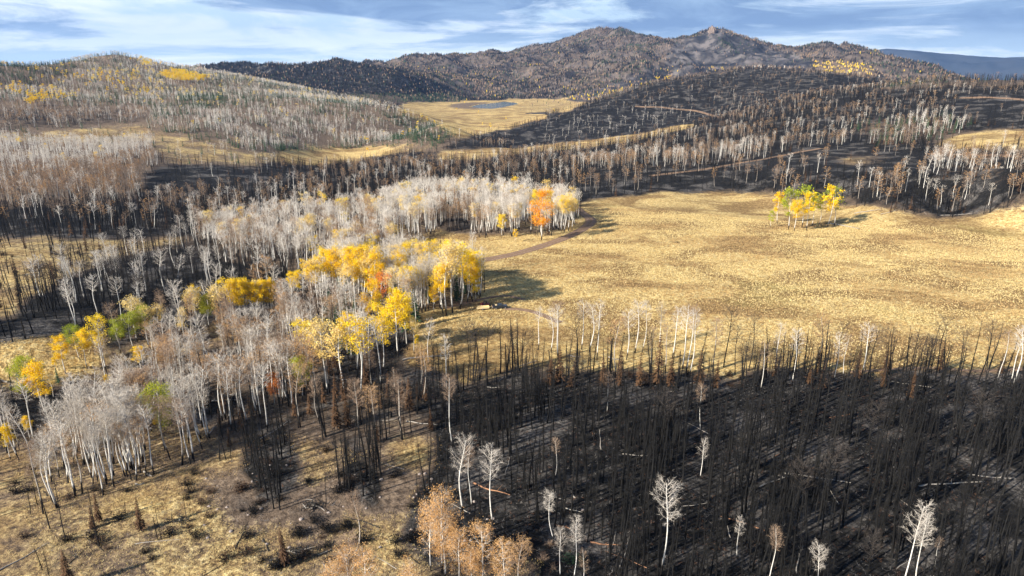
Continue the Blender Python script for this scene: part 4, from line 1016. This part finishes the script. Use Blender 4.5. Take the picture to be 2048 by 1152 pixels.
for i in np.nonzero(single)[0]:
    k = kk[K_[i]]; q = (Ht[i] / (1 - .3 * float(sstep(500, 1100, Rt[i]))) - KINDS[k][3][0]) / (KINDS[k][3][1] - KINDS[k][3][0])
    size = 'very tall' if q > .8 else 'tall' if q > .6 else 'middling' if q > .4 else 'short' if q > .2 else 'stunted'
    post = 'leaning' if math.hypot(Lx[i], Ly[i]) > .06 else ''
    where = Z[ZI_[i]][0]; v = int(Vt[i])
    shape = VTX['char'][v] if k == 'char' else '' if k in ('green', 'rust') else VTX['tree'][v]
    dn = np.hypot(SX - X_[i], SY - Y_[i]); dn[dn == 0] = 1e9; j = int(dn.argmin()); u = max(1.0, Rt[i] / 350)
    extra = f"next to a {TXT[kk[SK[j]]]}" if dn[j] < 5 * u else 'standing clear of others'
    lab = describe(' '.join(f"{size} {post} {shape} {TXT[k]}".split()), X_[i], Y_[i], where, extra)
    plant(k, X_[i], Y_[i], Ht[i], lab, f"{TXT[k]} trees in the woods" if 'of' in lab or 'behind' in lab or 'beside' in lab else f"{TXT[k]} trees {where}", v, Rot[i], (Lx[i], Ly[i]), girth=float(Wd[i]))
print('singles', int(single.sum()), 'mass', int((~single).sum()), {k: v for k, v in COUNT.items()})

# every other tree: one mass per kind
def mass(name, sel, label):
    VV, FF, MM, TT, HH = [], [], [], [], []; off = 0
    lods = np.where(Rt < 175, 0, np.where(Rt < 430, 1, np.where(Rt < 1000, 2, np.where(Rt < 2000, 3, np.where(Rt < 2500, 4, 5)))))
    out_of = ~inframe & (lods < 1); lods = np.where(out_of, 1, lods)
    for ki in np.unique(K_[sel]):
        for v in range(NVAR):
            for l in range(6):
                m_ = np.nonzero(sel & (K_ == ki) & (Vt == v) & (lods == l))[0]
                if len(m_) == 0: continue
                V, F, mm, _ = template(kk[ki], v, l)
                s = (Ht[m_] / KINDS[kk[ki]][2])[:, None]
                c, sn = np.cos(Rot[m_])[:, None], np.sin(Rot[m_])[:, None]
                wsc = s * (1 if l < 3 else 1.1) * Wd[m_][:, None]
                x = (V[None, :, 0] * c - V[None, :, 1] * sn) * wsc; y = (V[None, :, 0] * sn + V[None, :, 1] * c) * wsc; z = V[None, :, 2] * s
                x = x + Ly[m_][:, None] * z + X_[m_][:, None]; y = y - Lx[m_][:, None] * z + Y_[m_][:, None]
                VV.append(np.stack([x, y, z + Zt[m_][:, None] - .1], -1).reshape(-1, 3).astype(np.float32))
                FF.append((F[None] + (off + np.arange(len(m_)) * len(V))[:, None, None]).reshape(-1, 3).astype(np.int32))
                MM.append(np.tile(mm, len(m_))); TT.append(np.repeat(Ti[m_], len(V))); HH.append(np.tile(V[:, 2], len(m_)))
                off += len(m_) * len(V)
    if not VV: return
    VV, FF, MM = np.concatenate(VV), np.concatenate(FF), np.concatenate(MM)
    mu, mi = np.unique(MM, return_inverse=True)
    me = mesh_np(name, VV, FF, [MATS[q] for q in mu], mi, {'hb': np.concatenate(HH), 'tint': np.concatenate(TT)})
    o = link(bpy.data.objects.new(name, me)); tag(o, label, 'woods', kind='stuff')
    print(name, len(FF))
for nm, obn, lab in [('charred_spruce', 'charred_woods', 'mass of black burned spruce poles covering the burned belts and hills'), ('bare_aspen', 'bare_aspen_woods', 'mass of pale leafless aspens over the far hillsides'),
    ('scorched_aspen', 'scorched_aspen_woods', 'mass of tan leafless aspens over the far ridges'), ('blackened_aspen', 'blackened_aspen_woods', 'scatter of blackened bare aspens in the burn'),
    ('rusty_spruce', 'rusty_spruce_woods', 'mass of rust-brown spruces on the far ridges'), ('green_spruce', 'green_spruce_woods', 'mass of dark green spruces on the hills around the plain'),
    ('golden_aspen', 'golden_aspen_woods', 'mass of golden aspens on the far hillsides'), ('thinning_golden_aspen', 'thinning_aspen_woods', 'mass of pale gold thinning aspens on the hillsides')]:
    ids = [i for i, k in enumerate(kk) if KINDS[k][1] == nm]
    mass(obn, np.isin(K_, ids) & ~single, lab)

# ------------------------------------------------------------------ fallen logs
log_mats = [simple('weathered_log', (.36, .33, .29), .9, scale=1.2, var=.35), simple('charred_log', (.03, .028, .026), .9), simple('peeled_log', (.34, .18, .10), .9, var=.3)]
def log_mesh(seed, L, rad, m, branches=4):
    rg = np.random.default_rng(seed); t = TB(); s_ = np.linspace(0, 1, 7)
    p = np.column_stack([(s_ - .5) * L, .25 * np.sin(s_ * 4 + seed) + .1 * np.sin(s_ * 11), rad * .8 + .05 * np.sin(s_ * 7 + seed)])
    t.tube(p, rad * (1 - .65 * s_), 7, 0, 0)
    for k in range(branches):
        q = rg.uniform(.35, .95); b = p[int(q * 6)]; a = rg.uniform(-1.2, 1.2)
        e = b + np.array([math.cos(a) * .8, math.sin(a) * .9, rg.uniform(.1, .6)]) * rg.uniform(.5, 1.6)
        t.tube([b, (b + e) / 2 + [0, 0, .08], e], [rad * .3, rad * .2, .01], 4, 0, 0)
    V, F, _, _ = t.done(); return mesh_np('fallen_log', V, F, [m], smooth=True)
LOGM = [[log_mesh(s * 7 + q, 9, .17, log_mats[q]) for s in range(4)] for q in range(3)]
def put_log(x, y, L, yaw, q, label, group, v=0, fat=1.0):
    o = bpy.data.objects.new('fallen_log', LOGM[q][v]); link(o); s = L / 9
    dx, dy = math.cos(yaw) * L / 2, math.sin(yaw) * L / 2
    z0, z1 = float(height(x - dx, y - dy)), float(height(x + dx, y + dy)); pitch = -math.atan2(z1 - z0, L)
    o.location = (x, y, max((z0 + z1) / 2, float(height(x, y)))); o.scale = (s, s * fat if s > .5 else 1, fat); o.rotation_euler = (0, pitch, yaw)
    tag(o, label, 'log', group); return o
for k, (x0, y0, x1, y1, q, fat, lab) in enumerate([(1661,449,1722,459,0,2.0,'big white fallen trunk beside the meadow copse'),(1708,428,1760,419,0,1.5,'white fallen log between the copse and the dark woods'),
    (1762,430,1792,421,0,1.2,'short white log at the foot of the dark woods'),(1880,432,1945,428,0,1.2,'long pale log along the far meadow edge'),(805,722,895,712,0,1.6,'long grey fallen trunk lying below the isolated half-leafed aspen'),
    (1030,738,1072,722,0,1.2,'pale leaning log among poles below the pickup'),(1135,712,1162,716,0,1.2,'white log under the sunlit aspen row'),(1215,716,1240,721,0,1.3,'white log in the middle of the meadow edge'),
    (415,806,485,800,0,1.5,'white log lying across the inner grove floor'),(418,875,432,848,0,1.3,'grey log lying uphill below the inner grove'),(286,947,307,954,0,1.6,'short white log on the near slope'),
    (270,970,290,969,0,1.0,'thin white stick on the near slope'),(0,766,16,767,0,3.2,'thick white fallen trunk at the picture edge on the greenish bench'),(945,968,1020,992,2,1.3,'reddish peeled log behind the bushy white aspen'),
    (968,1064,992,1060,2,1.5,'short reddish log on the black floor'),(1110,1050,1140,1060,2,1.4,'reddish log behind the bare aspen pair'),(1180,1088,1240,1092,2,1.2,'tan log across the black floor at the bottom'),(1125,1020,1165,1024,0,.9,'thin pale log across the black floor'),
    (1245,910,1300,913,0,.8,'slender pale log in the middle of the burned stand'),(1548,913,1570,905,2,1.2,'orange peeled log in the burned stand'),(1520,975,1590,950,0,1.0,'long grey log slanting in the burned stand'),
    (1570,950,1700,965,0,1.0,'long straight pale log in the centre of the burned stand'),(812,845,875,850,0,1.0,'pale log in front of the first black poles'),(760,843,800,838,0,.9,'thin grey log near the corner spruces'),
    (720,765,768,757,0,1.1,'white log in the grove front under thin gold aspens'),(1840,975,1965,962,0,.9,'very long thin pale log in the shaded stand'),(1935,952,2030,958,0,.9,'thin straight log near the picture edge'),
    (845,1040,880,1034,1,1.0,'black log beside the tall brown-leaved trio')]):
    a, b = ground_at(x0, y0), ground_at(x1, y1); L = math.hypot(b[0] - a[0], b[1] - a[1])
    put_log((a[0] + b[0]) / 2, (a[1] + b[1]) / 2, min(L, 22), math.atan2(b[1] - a[1], b[0] - a[0]), q, lab, None, k % 4, fat)
lg = np.random.default_rng(5); made = 0; tries = 0
while made < 120 and tries < 6000:
    tries += 1
    px, py = lg.uniform(20, 2030), 300 + 860 * lg.random() ** .8
    x, y, z = ground_at(px, py); r = math.hypot(x, y)
    zi = int(zone_of(np.array([x]), np.array([y]), np.array([z]))[0]); g3 = ZG[zi]
    if r > 620 or (g3[0] > .8 and 'straw bench' not in Z[zi][0]) or 'dirt' in Z[zi][0]: continue
    q = int(lg.choice([0, 1, 2], p=[.45, .45, .10]))
    L = lg.uniform(3, 11)
    col_ = ['pale grey', 'black', 'reddish'][q]; ln = 'long' if L > 8 else 'short' if L < 5 else 'middling'
    put_log(x, y, L, lg.uniform(0, math.pi), q, describe(f'{ln} {col_} fallen log', x, y, Z[zi][0]), f'fallen logs {Z[zi][0]}', made % 4, lg.uniform(.45, .8)); made += 1

# ------------------------------------------------------------------ shrubs, brush piles, boulders
def bush_mesh(seed, m1, m2, leafy):
    rg = np.random.default_rng(seed); t = TB(); B, T = [], []
    for k in range(60):
        a = rg.uniform(0, 6.283); e = rg.uniform(.3, 1.4); L = rg.uniform(.5, 1.3)
        b = np.array([rg.normal(0, .15), rg.normal(0, .15), 0]); d = np.array([math.cos(a) * math.cos(e), math.sin(a) * math.cos(e), math.sin(e)])
        B.append(b); T.append(b + d * L)
        for j in range(3):
            p = b + d * L * rg.uniform(.4, .9); dd = d + rg.normal(0, .6, 3); B.append(p); T.append(p + dd * .4)
    t.slivers(B, T, .035, 0, 0, rg)
    if leafy: t.leaves(np.array(T)[rg.integers(0, len(T), 260)] + rg.normal(0, .1, (260, 3)), .09, 1, 0, rg)
    V, F, m, _ = t.done(); return mesh_np('shrub', V, F, [m1, m2] if leafy else [m1], m)
BM = {'charred': [bush_mesh(s, MATS[1], MATS[1], True) for s in range(3)], 'rusty': [bush_mesh(s + 9, MATS[4], MATS[10], True) for s in range(3)], 'bare tan': [bush_mesh(s + 20, MATS[3], MATS[3], False) for s in range(3)], 'green': [bush_mesh(s + 30, MATS[4], MATS[9], True) for s in range(2)]}
sg = np.random.default_rng(21)
spots = [('charred', sg.uniform(20, 860), sg.uniform(950, 1140)) for _ in range(46)] + [('rusty', sg.uniform(10, 700), sg.uniform(900, 1130)) for _ in range(22)] + [('bare tan', sg.uniform(980, 1110), sg.uniform(1090, 1150)) for _ in range(14)] + \
        [('green', 1145 + sg.normal(0, 12), 1120 + sg.normal(0, 8)) for _ in range(2)] + [('rusty', sg.uniform(0, 200), sg.uniform(480, 560)) for _ in range(16)] + [('charred', sg.uniform(560, 1060), sg.uniform(1030, 1140)) for _ in range(14)] + [('rusty', sg.uniform(1050, 1500), sg.uniform(742, 775)) for _ in range(20)]
for k, (kd, px, py) in enumerate(spots):
    x, y, z = ground_at(px, py); zi = int(zone_of(np.array([x]), np.array([y]), np.array([z]))[0])
    o = bpy.data.objects.new('shrub', BM[kd][k % len(BM[kd])]); link(o); s = sg.uniform(.5, 1.5)
    o.location = (x, y, z - .03); o.scale = (s * 1.2, s * 1.2, s); o.rotation_euler = (0, 0, sg.uniform(0, 6))
    tag(o, describe(f"{'large' if s > 1.1 else 'small' if s < .8 else 'middling'} {kd} shrub", x, y, Z[zi][0]), 'shrub', f'{kd} shrubs {Z[zi][0]}')
def brush(px, py, n, rad, label):
    x, y, z = ground_at(px, py); rg = np.random.default_rng(int(px)); t = TB()
    for k in range(n):
        a = rg.uniform(0, math.pi); L = rg.uniform(1, 3.2); c = np.array([rg.normal(0, rad), rg.normal(0, rad * .6), rg.uniform(.05, .7)])
        d = np.array([math.cos(a), math.sin(a), rg.normal(0, .18)]) * L / 2
        t.tube([c - d, c, c + d], [.06, .07, .02], 4, int(rg.random() < .12), 0)
    V, F, m, _ = t.done(); me = mesh_np('brush_pile', V, F, [log_mats[1], log_mats[0]], m)
    o = bpy.data.objects.new('brush_pile', me); link(o); o.location = (x, y, z); tag(o, label, 'brush pile')
brush(606, 1106, 70, 1.6, 'dark heap of charred branches beside the wide brown crown'); brush(560, 1128, 40, 1.3, 'smaller charred branch heap beside the bigger one')
brush(630, 1012, 50, 1.4, 'pile of burnt branches on the dirt'); brush(1575, 470, 10, 1.0, 'little dark branch heap in front of the meadow copse'); brush(1352, 486, 14, 1.2, 'small dark branch heap alone on the meadow'); brush(368, 1042, 26, 1.2, 'pale and black branch pile on the near slope')
def rock_mesh(seed, m):
    rg = np.random.default_rng(seed)
    import bmesh
    bm = bmesh.new(); bmesh.ops.create_icosphere(bm, subdivisions=3, radius=1)
    off = rg.uniform(0, 50, 3)
    for v in bm.verts:
        c = v.co; n = float(fbm(np.array([c.x * 1.3 + off[0] + c.z]), np.array([c.y * 1.3 + off[1] - c.z * .7]), 1.0, 4)[0]); v.co = c * (1 + n * .45); v.co.z *= .62
    me = bpy.data.meshes.new('boulder'); bm.to_mesh(me); bm.free(); me.materials.append(m); return me
rm = simple('grey_stone', (.33, .28, .25), .95, scale=2.2, var=.4)
RM = [rock_mesh(s, rm) for s in range(5)]
for k in range(60):
    if k < 46: px, py = sg.uniform(400, 860), sg.uniform(930, 1100)
    else: px, py = sg.uniform(860, 1200), sg.uniform(950, 1120)
    x, y, z = ground_at(px, py); zi = int(zone_of(np.array([x]), np.array([y]), np.array([z]))[0]); s = sg.uniform(.12, .42)
    o = bpy.data.objects.new('boulder', RM[k % 5]); link(o); o.location = (x, y, z + s * .1); o.scale = (s, s * sg.uniform(.7, 1.2), s); o.rotation_euler = (0, 0, sg.uniform(0, 6))
    tag(o, describe(f"{'large' if s > .34 else 'middling' if s > .22 else 'small'} grey stone", x, y, Z[zi][0]), 'rock', f'stones {Z[zi][0]}')
# bunch grass, and charred litter on the black floor
def scatter(n, r0, r1, test, seed):
    rg = np.random.default_rng(seed); a = rg.uniform(-R(40), R(40), n); r = np.sqrt(rg.uniform(r0 * r0, r1 * r1, n)); x, y = r * np.sin(a), r * np.cos(a)
    zi = zone_of(x, y, height(x, y)); k = test(ZG[zi])
    for c, w in ROADS[:3]:
        bx = (x > c[:, 0].min() - 5) & (x < c[:, 0].max() + 5) & (y > c[:, 1].min() - 5) & (y < c[:, 1].max() + 5); ii = np.nonzero(bx)[0]
        if len(ii): k[ii] &= ((x[ii, None] - c[None, :, 0]) ** 2 + (y[ii, None] - c[None, :, 1]) ** 2).min(1) > (w * .55) ** 2
    return x[k], y[k], rg
def tufts(n, r0, r1, test, seed, name, label, mats_, hgt, wid, lay):
    x, y, rg = scatter(n, r0, r1, test, seed); z = height(x, y); m = len(x); VV = []; 
    for b in range(3):
        a = rg.uniform(0, 6.283, m); e = rg.uniform(.05, .35, m) if lay else rg.uniform(.9, 1.4, m); L = hgt * rg.uniform(.5, 1.4, m); w = wid * rg.uniform(.6, 1.3, m)
        d = np.column_stack([np.cos(a) * np.cos(e), np.sin(a) * np.cos(e), np.sin(e)]) * L[:, None]; sd = np.column_stack([-np.sin(a), np.cos(a), 0 * a]) * w[:, None]
        p = np.column_stack([x + rg.normal(0, .12, m), y + rg.normal(0, .12, m), z + .01])
        VV.append(np.stack([p - sd / 2, p + sd / 2, p + d], 1))
    V = np.concatenate(VV).reshape(-1, 3); F = np.arange(len(V)).reshape(-1, 3); mi = np.tile(rg.choice(len(mats_), m), 3)
    if len(mats_) == 2: mi = np.tile((fbm(x * .7, y, 34, 4) + rg.normal(0, .12, m) > .13).astype(int), 3)
    me = mesh_np(name, V, F, mats_, mi, {'tint': np.repeat(np.tile(rg.random(m), 3), 3), 'hb': np.zeros(len(V))})
    tag(link(bpy.data.objects.new(name, me)), label, 'ground cover', kind='stuff')
gm = [tree_mat('straw_blades', (.48,.345,.13), (.83,.70,.38)), tree_mat('brown_blades', (.30,.19,.08), (.62,.44,.21))]
tufts(130000, 88, 230, lambda g: g[:, 0] > .38, 71, 'dry_grass', 'straw-coloured bunch grass over the slope and meadow edge', gm, .26, .075, False)
tufts(150000, 225, 470, lambda g: g[:, 0] > .9, 72, 'dry_grass', 'straw-coloured bunch grass over the broad meadow', gm, .40, .22, False)
lm = [tree_mat('black_litter', (.006,.006,.006), (.03,.028,.026)), tree_mat('grey_litter', (.10,.095,.09), (.34,.31,.28)), tree_mat('rust_litter', (.10,.05,.03), (.26,.14,.08))]
tufts(42000, 88, 260, lambda g: g[:, 1] > .5, 73, 'charred_litter', 'fallen black and grey sticks littering the burned floor', [lm[0], lm[0], lm[1], lm[1], lm[2]], .85, .07, True)
tufts(9000, 88, 200, lambda g: (g[:, 0] > .1) & (g[:, 0] < .7), 74, 'charred_litter', 'dark and pale sticks littering the near slope', [lm[0], lm[0], lm[1]], .7, .06, True)
# rocky crag on the mountain top
cx, cy, cz = at_range(1424, 70, 4560)
cm_ = bpy.data.meshes.new('rock_crag'); import bmesh
bm = bmesh.new(); bmesh.ops.create_icosphere(bm, subdivisions=4, radius=1)
for v in bm.verts:
    c = v.co; k = 1 - abs(c.x) ; n = float(fbm(np.array([c.x * 2.1 + c.z]), np.array([c.y * 2.1 - c.z]), 1.0, 4)[0]); v.co = c * (1 + n * .5); v.co.z *= (1 + .6 * max(0, k))
bm.to_mesh(cm_); bm.free(); cm_.materials.append(simple('crag_stone', (.22, .17, .14), 1, scale=3))
o = bpy.data.objects.new('rock_crag', cm_); link(o); o.location = (float(cx), float(cy), float(height(cx, cy)) + 6); o.scale = (24, 22, 22); tag(o, 'pointed rock crag crowning the second mountain summit', 'rock')

# ------------------------------------------------------------------ vehicles
def box(t, c, s, m=0, taper=(1, 1), rz=0.0):
    x, y, z = np.array(s) / 2; tx, ty = taper
    V = np.array([(-x, -y, -z), (x, -y, -z), (x, y, -z), (-x, y, -z), (-x * tx, -y * ty, z), (x * tx, -y * ty, z), (x * tx, y * ty, z), (-x * tx, y * ty, z)])
    F = [(0, 2, 1), (0, 3, 2), (4, 5, 6), (4, 6, 7), (0, 1, 5), (0, 5, 4), (1, 2, 6), (1, 6, 5), (2, 3, 7), (2, 7, 6), (3, 0, 4), (3, 4, 7)]
    t.add(V + np.array(c), F, m, 0)
def part(name, t, mats, parent, loc=(0, 0, 0), bevel=.03):
    V, F, m, _ = t.done(); me = mesh_np(name, V, F, mats, m); o = bpy.data.objects.new(name, me); link(o, parent); o.location = loc
    if bevel:
        b = o.modifiers.new('bevel', 'BEVEL'); b.width = bevel; b.segments = 2; b.limit_method = 'ANGLE'
    return o
m_tyre, m_rim = simple('tyre_rubber', (.02, .02, .02), .9), simple('wheel_metal', (.55, .55, .55), .35, .6)
m_glass = simple('dark_glass', (.03, .04, .05), .08, spec=.8); m_lamp = simple('lamp_plastic', (.6, .6, .58), .2); m_tail = simple('tail_plastic', (.35, .02, .02), .3)
def extrude_profile(t, prof, w, m=0, tw=None):
    n = len(prof); P0 = [(x, -w / 2 * (1 if tw is None else tw[k]), z) for k, (x, z) in enumerate(prof)]; P1 = [(x, w / 2 * (1 if tw is None else tw[k]), z) for k, (x, z) in enumerate(prof)]
    V = P0 + P1; F = []
    for k in range(n): j = (k + 1) % n; F += [(k, j, n + j), (k, n + j, n + k)]
    from mathutils.geometry import tessellate_polygon
    from mathutils import Vector
    for tri in tessellate_polygon([[Vector((x, z, 0)) for x, z in prof]]):
        F.append(tuple(tri)); F.append(tuple(n + q for q in reversed(tri)))
    t.add(V, F, m, 0)
def wheel(parent, x, y, r, w):
    t = TB(); a = np.linspace(0, 2 * np.pi, 25)[:-1]
    pr = [(-w / 2, r * .62), (-w / 2, r * .92), (-w * .35, r), (w * .35, r), (w / 2, r * .92), (w / 2, r * .62)]
    V = np.array([(rr * math.cos(q), yy, rr * math.sin(q)) for yy, rr in pr for q in a]); i = np.arange(len(pr) * 24).reshape(len(pr), 24); j = np.roll(i, -1, 1); i2, j2 = np.roll(i, -1, 0), np.roll(j, -1, 0)
    F = np.concatenate([np.stack([i, j, j2], -1).reshape(-1, 3), np.stack([i, j2, i2], -1).reshape(-1, 3)]); t.add(V, F, 0, 0)
    o = part('wheel', t, [m_tyre], parent, (x, y, r), 0)
    t = TB(); t.tube([(0, -w * .42, 0), (0, w * .42, 0)], [r * .6, r * .6], 20, 0, 0)
    for s in (-1, 1):
        c = np.array([[0, s * w * .42, 0]] + [(r * .6 * math.cos(q), s * w * .42, r * .6 * math.sin(q)) for q in a[::1]]); t.add(c, [(0, 1 + k, 1 + (k + 1) % 24) for k in range(24)], 0, 0)
    part('rim', t, [m_rim], o, (0, 0, 0), 0)
def sit(o, x, y, yaw, px_scale=1.0):
    e = 1.5; gx_ = (float(height(x + e, y)) - float(height(x - e, y))) / (2 * e); gy_ = (float(height(x, y + e)) - float(height(x, y - e))) / (2 * e)
    fx = gx_ * math.cos(yaw) + gy_ * math.sin(yaw); fy = -gx_ * math.sin(yaw) + gy_ * math.cos(yaw)
    o.location = (x, y, float(height(x, y)) + .02); o.rotation_euler = (math.atan(fy), -math.atan(fx), yaw)
# pickup, front towards +x
tx, ty, tz = ground_at(1000, 617); yaw = R(12)
truck = bpy.data.objects.new('pickup_truck', None); link(truck); tag(truck, 'dark grey crew-cab pickup parked on the meadow, towing the tan trailer', 'truck')
paint = simple('dark_grey_paint', (.035, .045, .06), .25, .3, .1, spec=.6)
t = TB(); extrude_profile(t, [(-2.9,.55),(2.75,.55),(2.9,.75),(2.88,1.08),(2.6,1.2),(1.35,1.3),(-.95,1.3),(-2.9,1.32)], 1.95); body = part('body', t, [paint], truck, bevel=.05)
t = TB(); extrude_profile(t, [(-.95,1.3),(1.35,1.3),(.62,1.86),(-.72,1.88)], 1.86, tw=[1, 1, .84, .84]); cab = part('cab', t, [paint], truck, bevel=.05)
t = TB()
for s in (-1, 1):
    for xx0, xx1 in ((-.72, .0), (.08, .88)): 
        V = [(xx0, s * .945, 1.36), (xx1, s * .945, 1.36), (min(xx1, .58), s * .82, 1.78), (max(xx0, -.6), s * .82, 1.78)]; t.add(V, [(0, 1, 2), (0, 2, 3)], 0, 0)
part('side_window', t, [m_glass], cab, bevel=0)
t = TB(); t.add([(1.32,-.8,1.34),(1.32,.8,1.34),(.68,.7,1.83),(.68,-.7,1.83)], [(0,1,2),(0,2,3)], 0, 0); part('windscreen', t, [m_glass], cab, bevel=0)
t = TB(); box(t, (-1.95, 0, 1.335), (1.7, 1.62, .03)); part('cargo_bed', t, [simple('bed_liner', (.015,.015,.016), .8)], truck, bevel=0)
t = TB(); box(t, (-1.5, .2, 1.5), (.7, .9, .34), taper=(.9, .85)); part('bed_load', t, [simple('tan_canvas', (.62,.5,.3), .9)], truck, bevel=.04)
for yy in (-.72, .72):
    t = TB(); box(t, (2.87, yy, .95), (.08, .34, .18)); part('headlight', t, [m_lamp], truck); t = TB(); box(t, (-2.91, yy * 1.2, 1.05), (.05, .14, .36)); part('tail_light', t, [m_tail], truck)
t = TB(); box(t, (2.92, 0, .66), (.16, 1.9, .2)); part('bumper', t, [m_rim], truck); t = TB(); box(t, (-2.98, 0, .66), (.16, 1.8, .18)); part('bumper', t, [m_rim], truck)
for xx in (1.9, -1.75):
    for s in (-1, 1): wheel(truck, xx, s * .86, .42, .28)
sit(truck, tx, ty, yaw)
# trailer
tr = bpy.data.objects.new('utility_trailer', None); link(tr); tag(tr, 'low tan trailer hitched behind the dark pickup', 'trailer')
tan = simple('tan_boards', (.78, .62, .34), .7, var=.12); 
t = TB(); box(t, (0, 0, .62), (4.3, 1.95, .12)); part('deck', t, [tan], tr)
for yy in (-.96, .96):
    t = TB(); box(t, (0, yy, .98), (4.3, .06, .6)); part('side_panel', t, [tan], tr, bevel=.01)
t = TB(); box(t, (2.15, 0, .95), (.06, 1.86, .54)); part('front_panel', t, [tan], tr, bevel=.01)
t = TB(); extrude_profile(t, [(-2.7,.5),(-2.15,.66),(-2.15,.72),(-2.72,.56)], 1.8); part('ramp', t, [tan], tr, bevel=0)
t = TB(); t.tube([(2.1,-.6,.55),(3.3,0,.55)], [.05,.05], 6, 0, 0); t.tube([(2.1,.6,.55),(3.3,0,.55)], [.05,.05], 6, 0, 0); part('drawbar', t, [simple('black_steel', (.02,.02,.02), .5)], tr, bevel=0)
for s in (-1, 1):
    wheel(tr, -.5, s * 1.12, .34, .2); t = TB(); box(t, (-.5, s * 1.12, .76), (.95, .28, .05), taper=(.8, 1)); part('mudguard', t, [m_rim], tr)
sit(tr, tx - math.cos(yaw) * 6.5, ty - math.sin(yaw) * 6.5, yaw)
# side-by-side buggy
bg = bpy.data.objects.new('off_road_buggy', None); link(bg); tag(bg, 'small dark red off-road buggy with black roof beside the trailer', 'buggy')
redp = simple('dark_red_paint', (.22, .012, .02), .3, spec=.6); blk = simple('black_plastic', (.015,.015,.017), .5)
t = TB(); extrude_profile(t, [(-1.6,.5),(1.6,.5),(1.68,.75),(1.2,1.02),(.5,1.1),(.4,.75),(-.6,.75),(-.75,1.08),(-1.6,1.05)], 1.45); part('body', t, [redp], bg)
t = TB()
for s in (-.68, .68): t.tube([(.9,s,1.0),(.35,s*.85,1.85),(-.75,s*.85,1.88),(-1.35,s,1.0)], [.04]*4, 6, 0, 0); t.tube([(-.2,s,.8),(-.25,s*.85,1.86)], [.04]*2, 6, 0, 0)
part('roll_cage', t, [blk], bg, bevel=0)
t = TB(); box(t, (-.2, 0, 1.92), (1.35, 1.3, .06)); part('roof', t, [blk], bg)
for yy in (-.35, .35):
    t = TB(); box(t, (-.35, yy, .86), (.5, .5, .14)); box(t, (-.6, yy, 1.2), (.12, .5, .6)); part('seat', t, [blk], bg)
t = TB(); t.add([(.85,-.6,1.05),(.85,.6,1.05),(.42,.55,1.75),(.42,-.55,1.75)], [(0,1,2),(0,2,3)], 0, 0); part('windscreen', t, [m_lamp], bg, bevel=0)
for xx in (1.15, -1.1):
    for s in (-1, 1): wheel(bg, xx, s * .68, .36, .28)
ux, uy, uz = ground_at(970, 612); sit(bg, ux, uy, R(168))
print('objects', len(scene.objects))

# ------------------------------------------------------------------ air
hz = bpy.data.materials.new('haze_air'); hz.use_nodes = True; nt = hz.node_tree; nt.nodes.clear()
o_ = nt.nodes.new('ShaderNodeOutputMaterial'); pv = nt.nodes.new('ShaderNodeVolumePrincipled')
pv.inputs['Color'].default_value = (.30, .52, 1.0, 1); pv.inputs['Density'].default_value = 3.0e-5; pv.inputs['Anisotropy'].default_value = .1
nt.links.new(pv.outputs[0], o_.inputs['Volume'])
S = 21000; t = TB(); box(t, (0, 0, 520), (S * 2, S * 2, 1562)); V, F, m, _ = t.done()
me = mesh_np('haze', V, F, [hz]); tag(link(bpy.data.objects.new('haze', me)), kind='stuff')
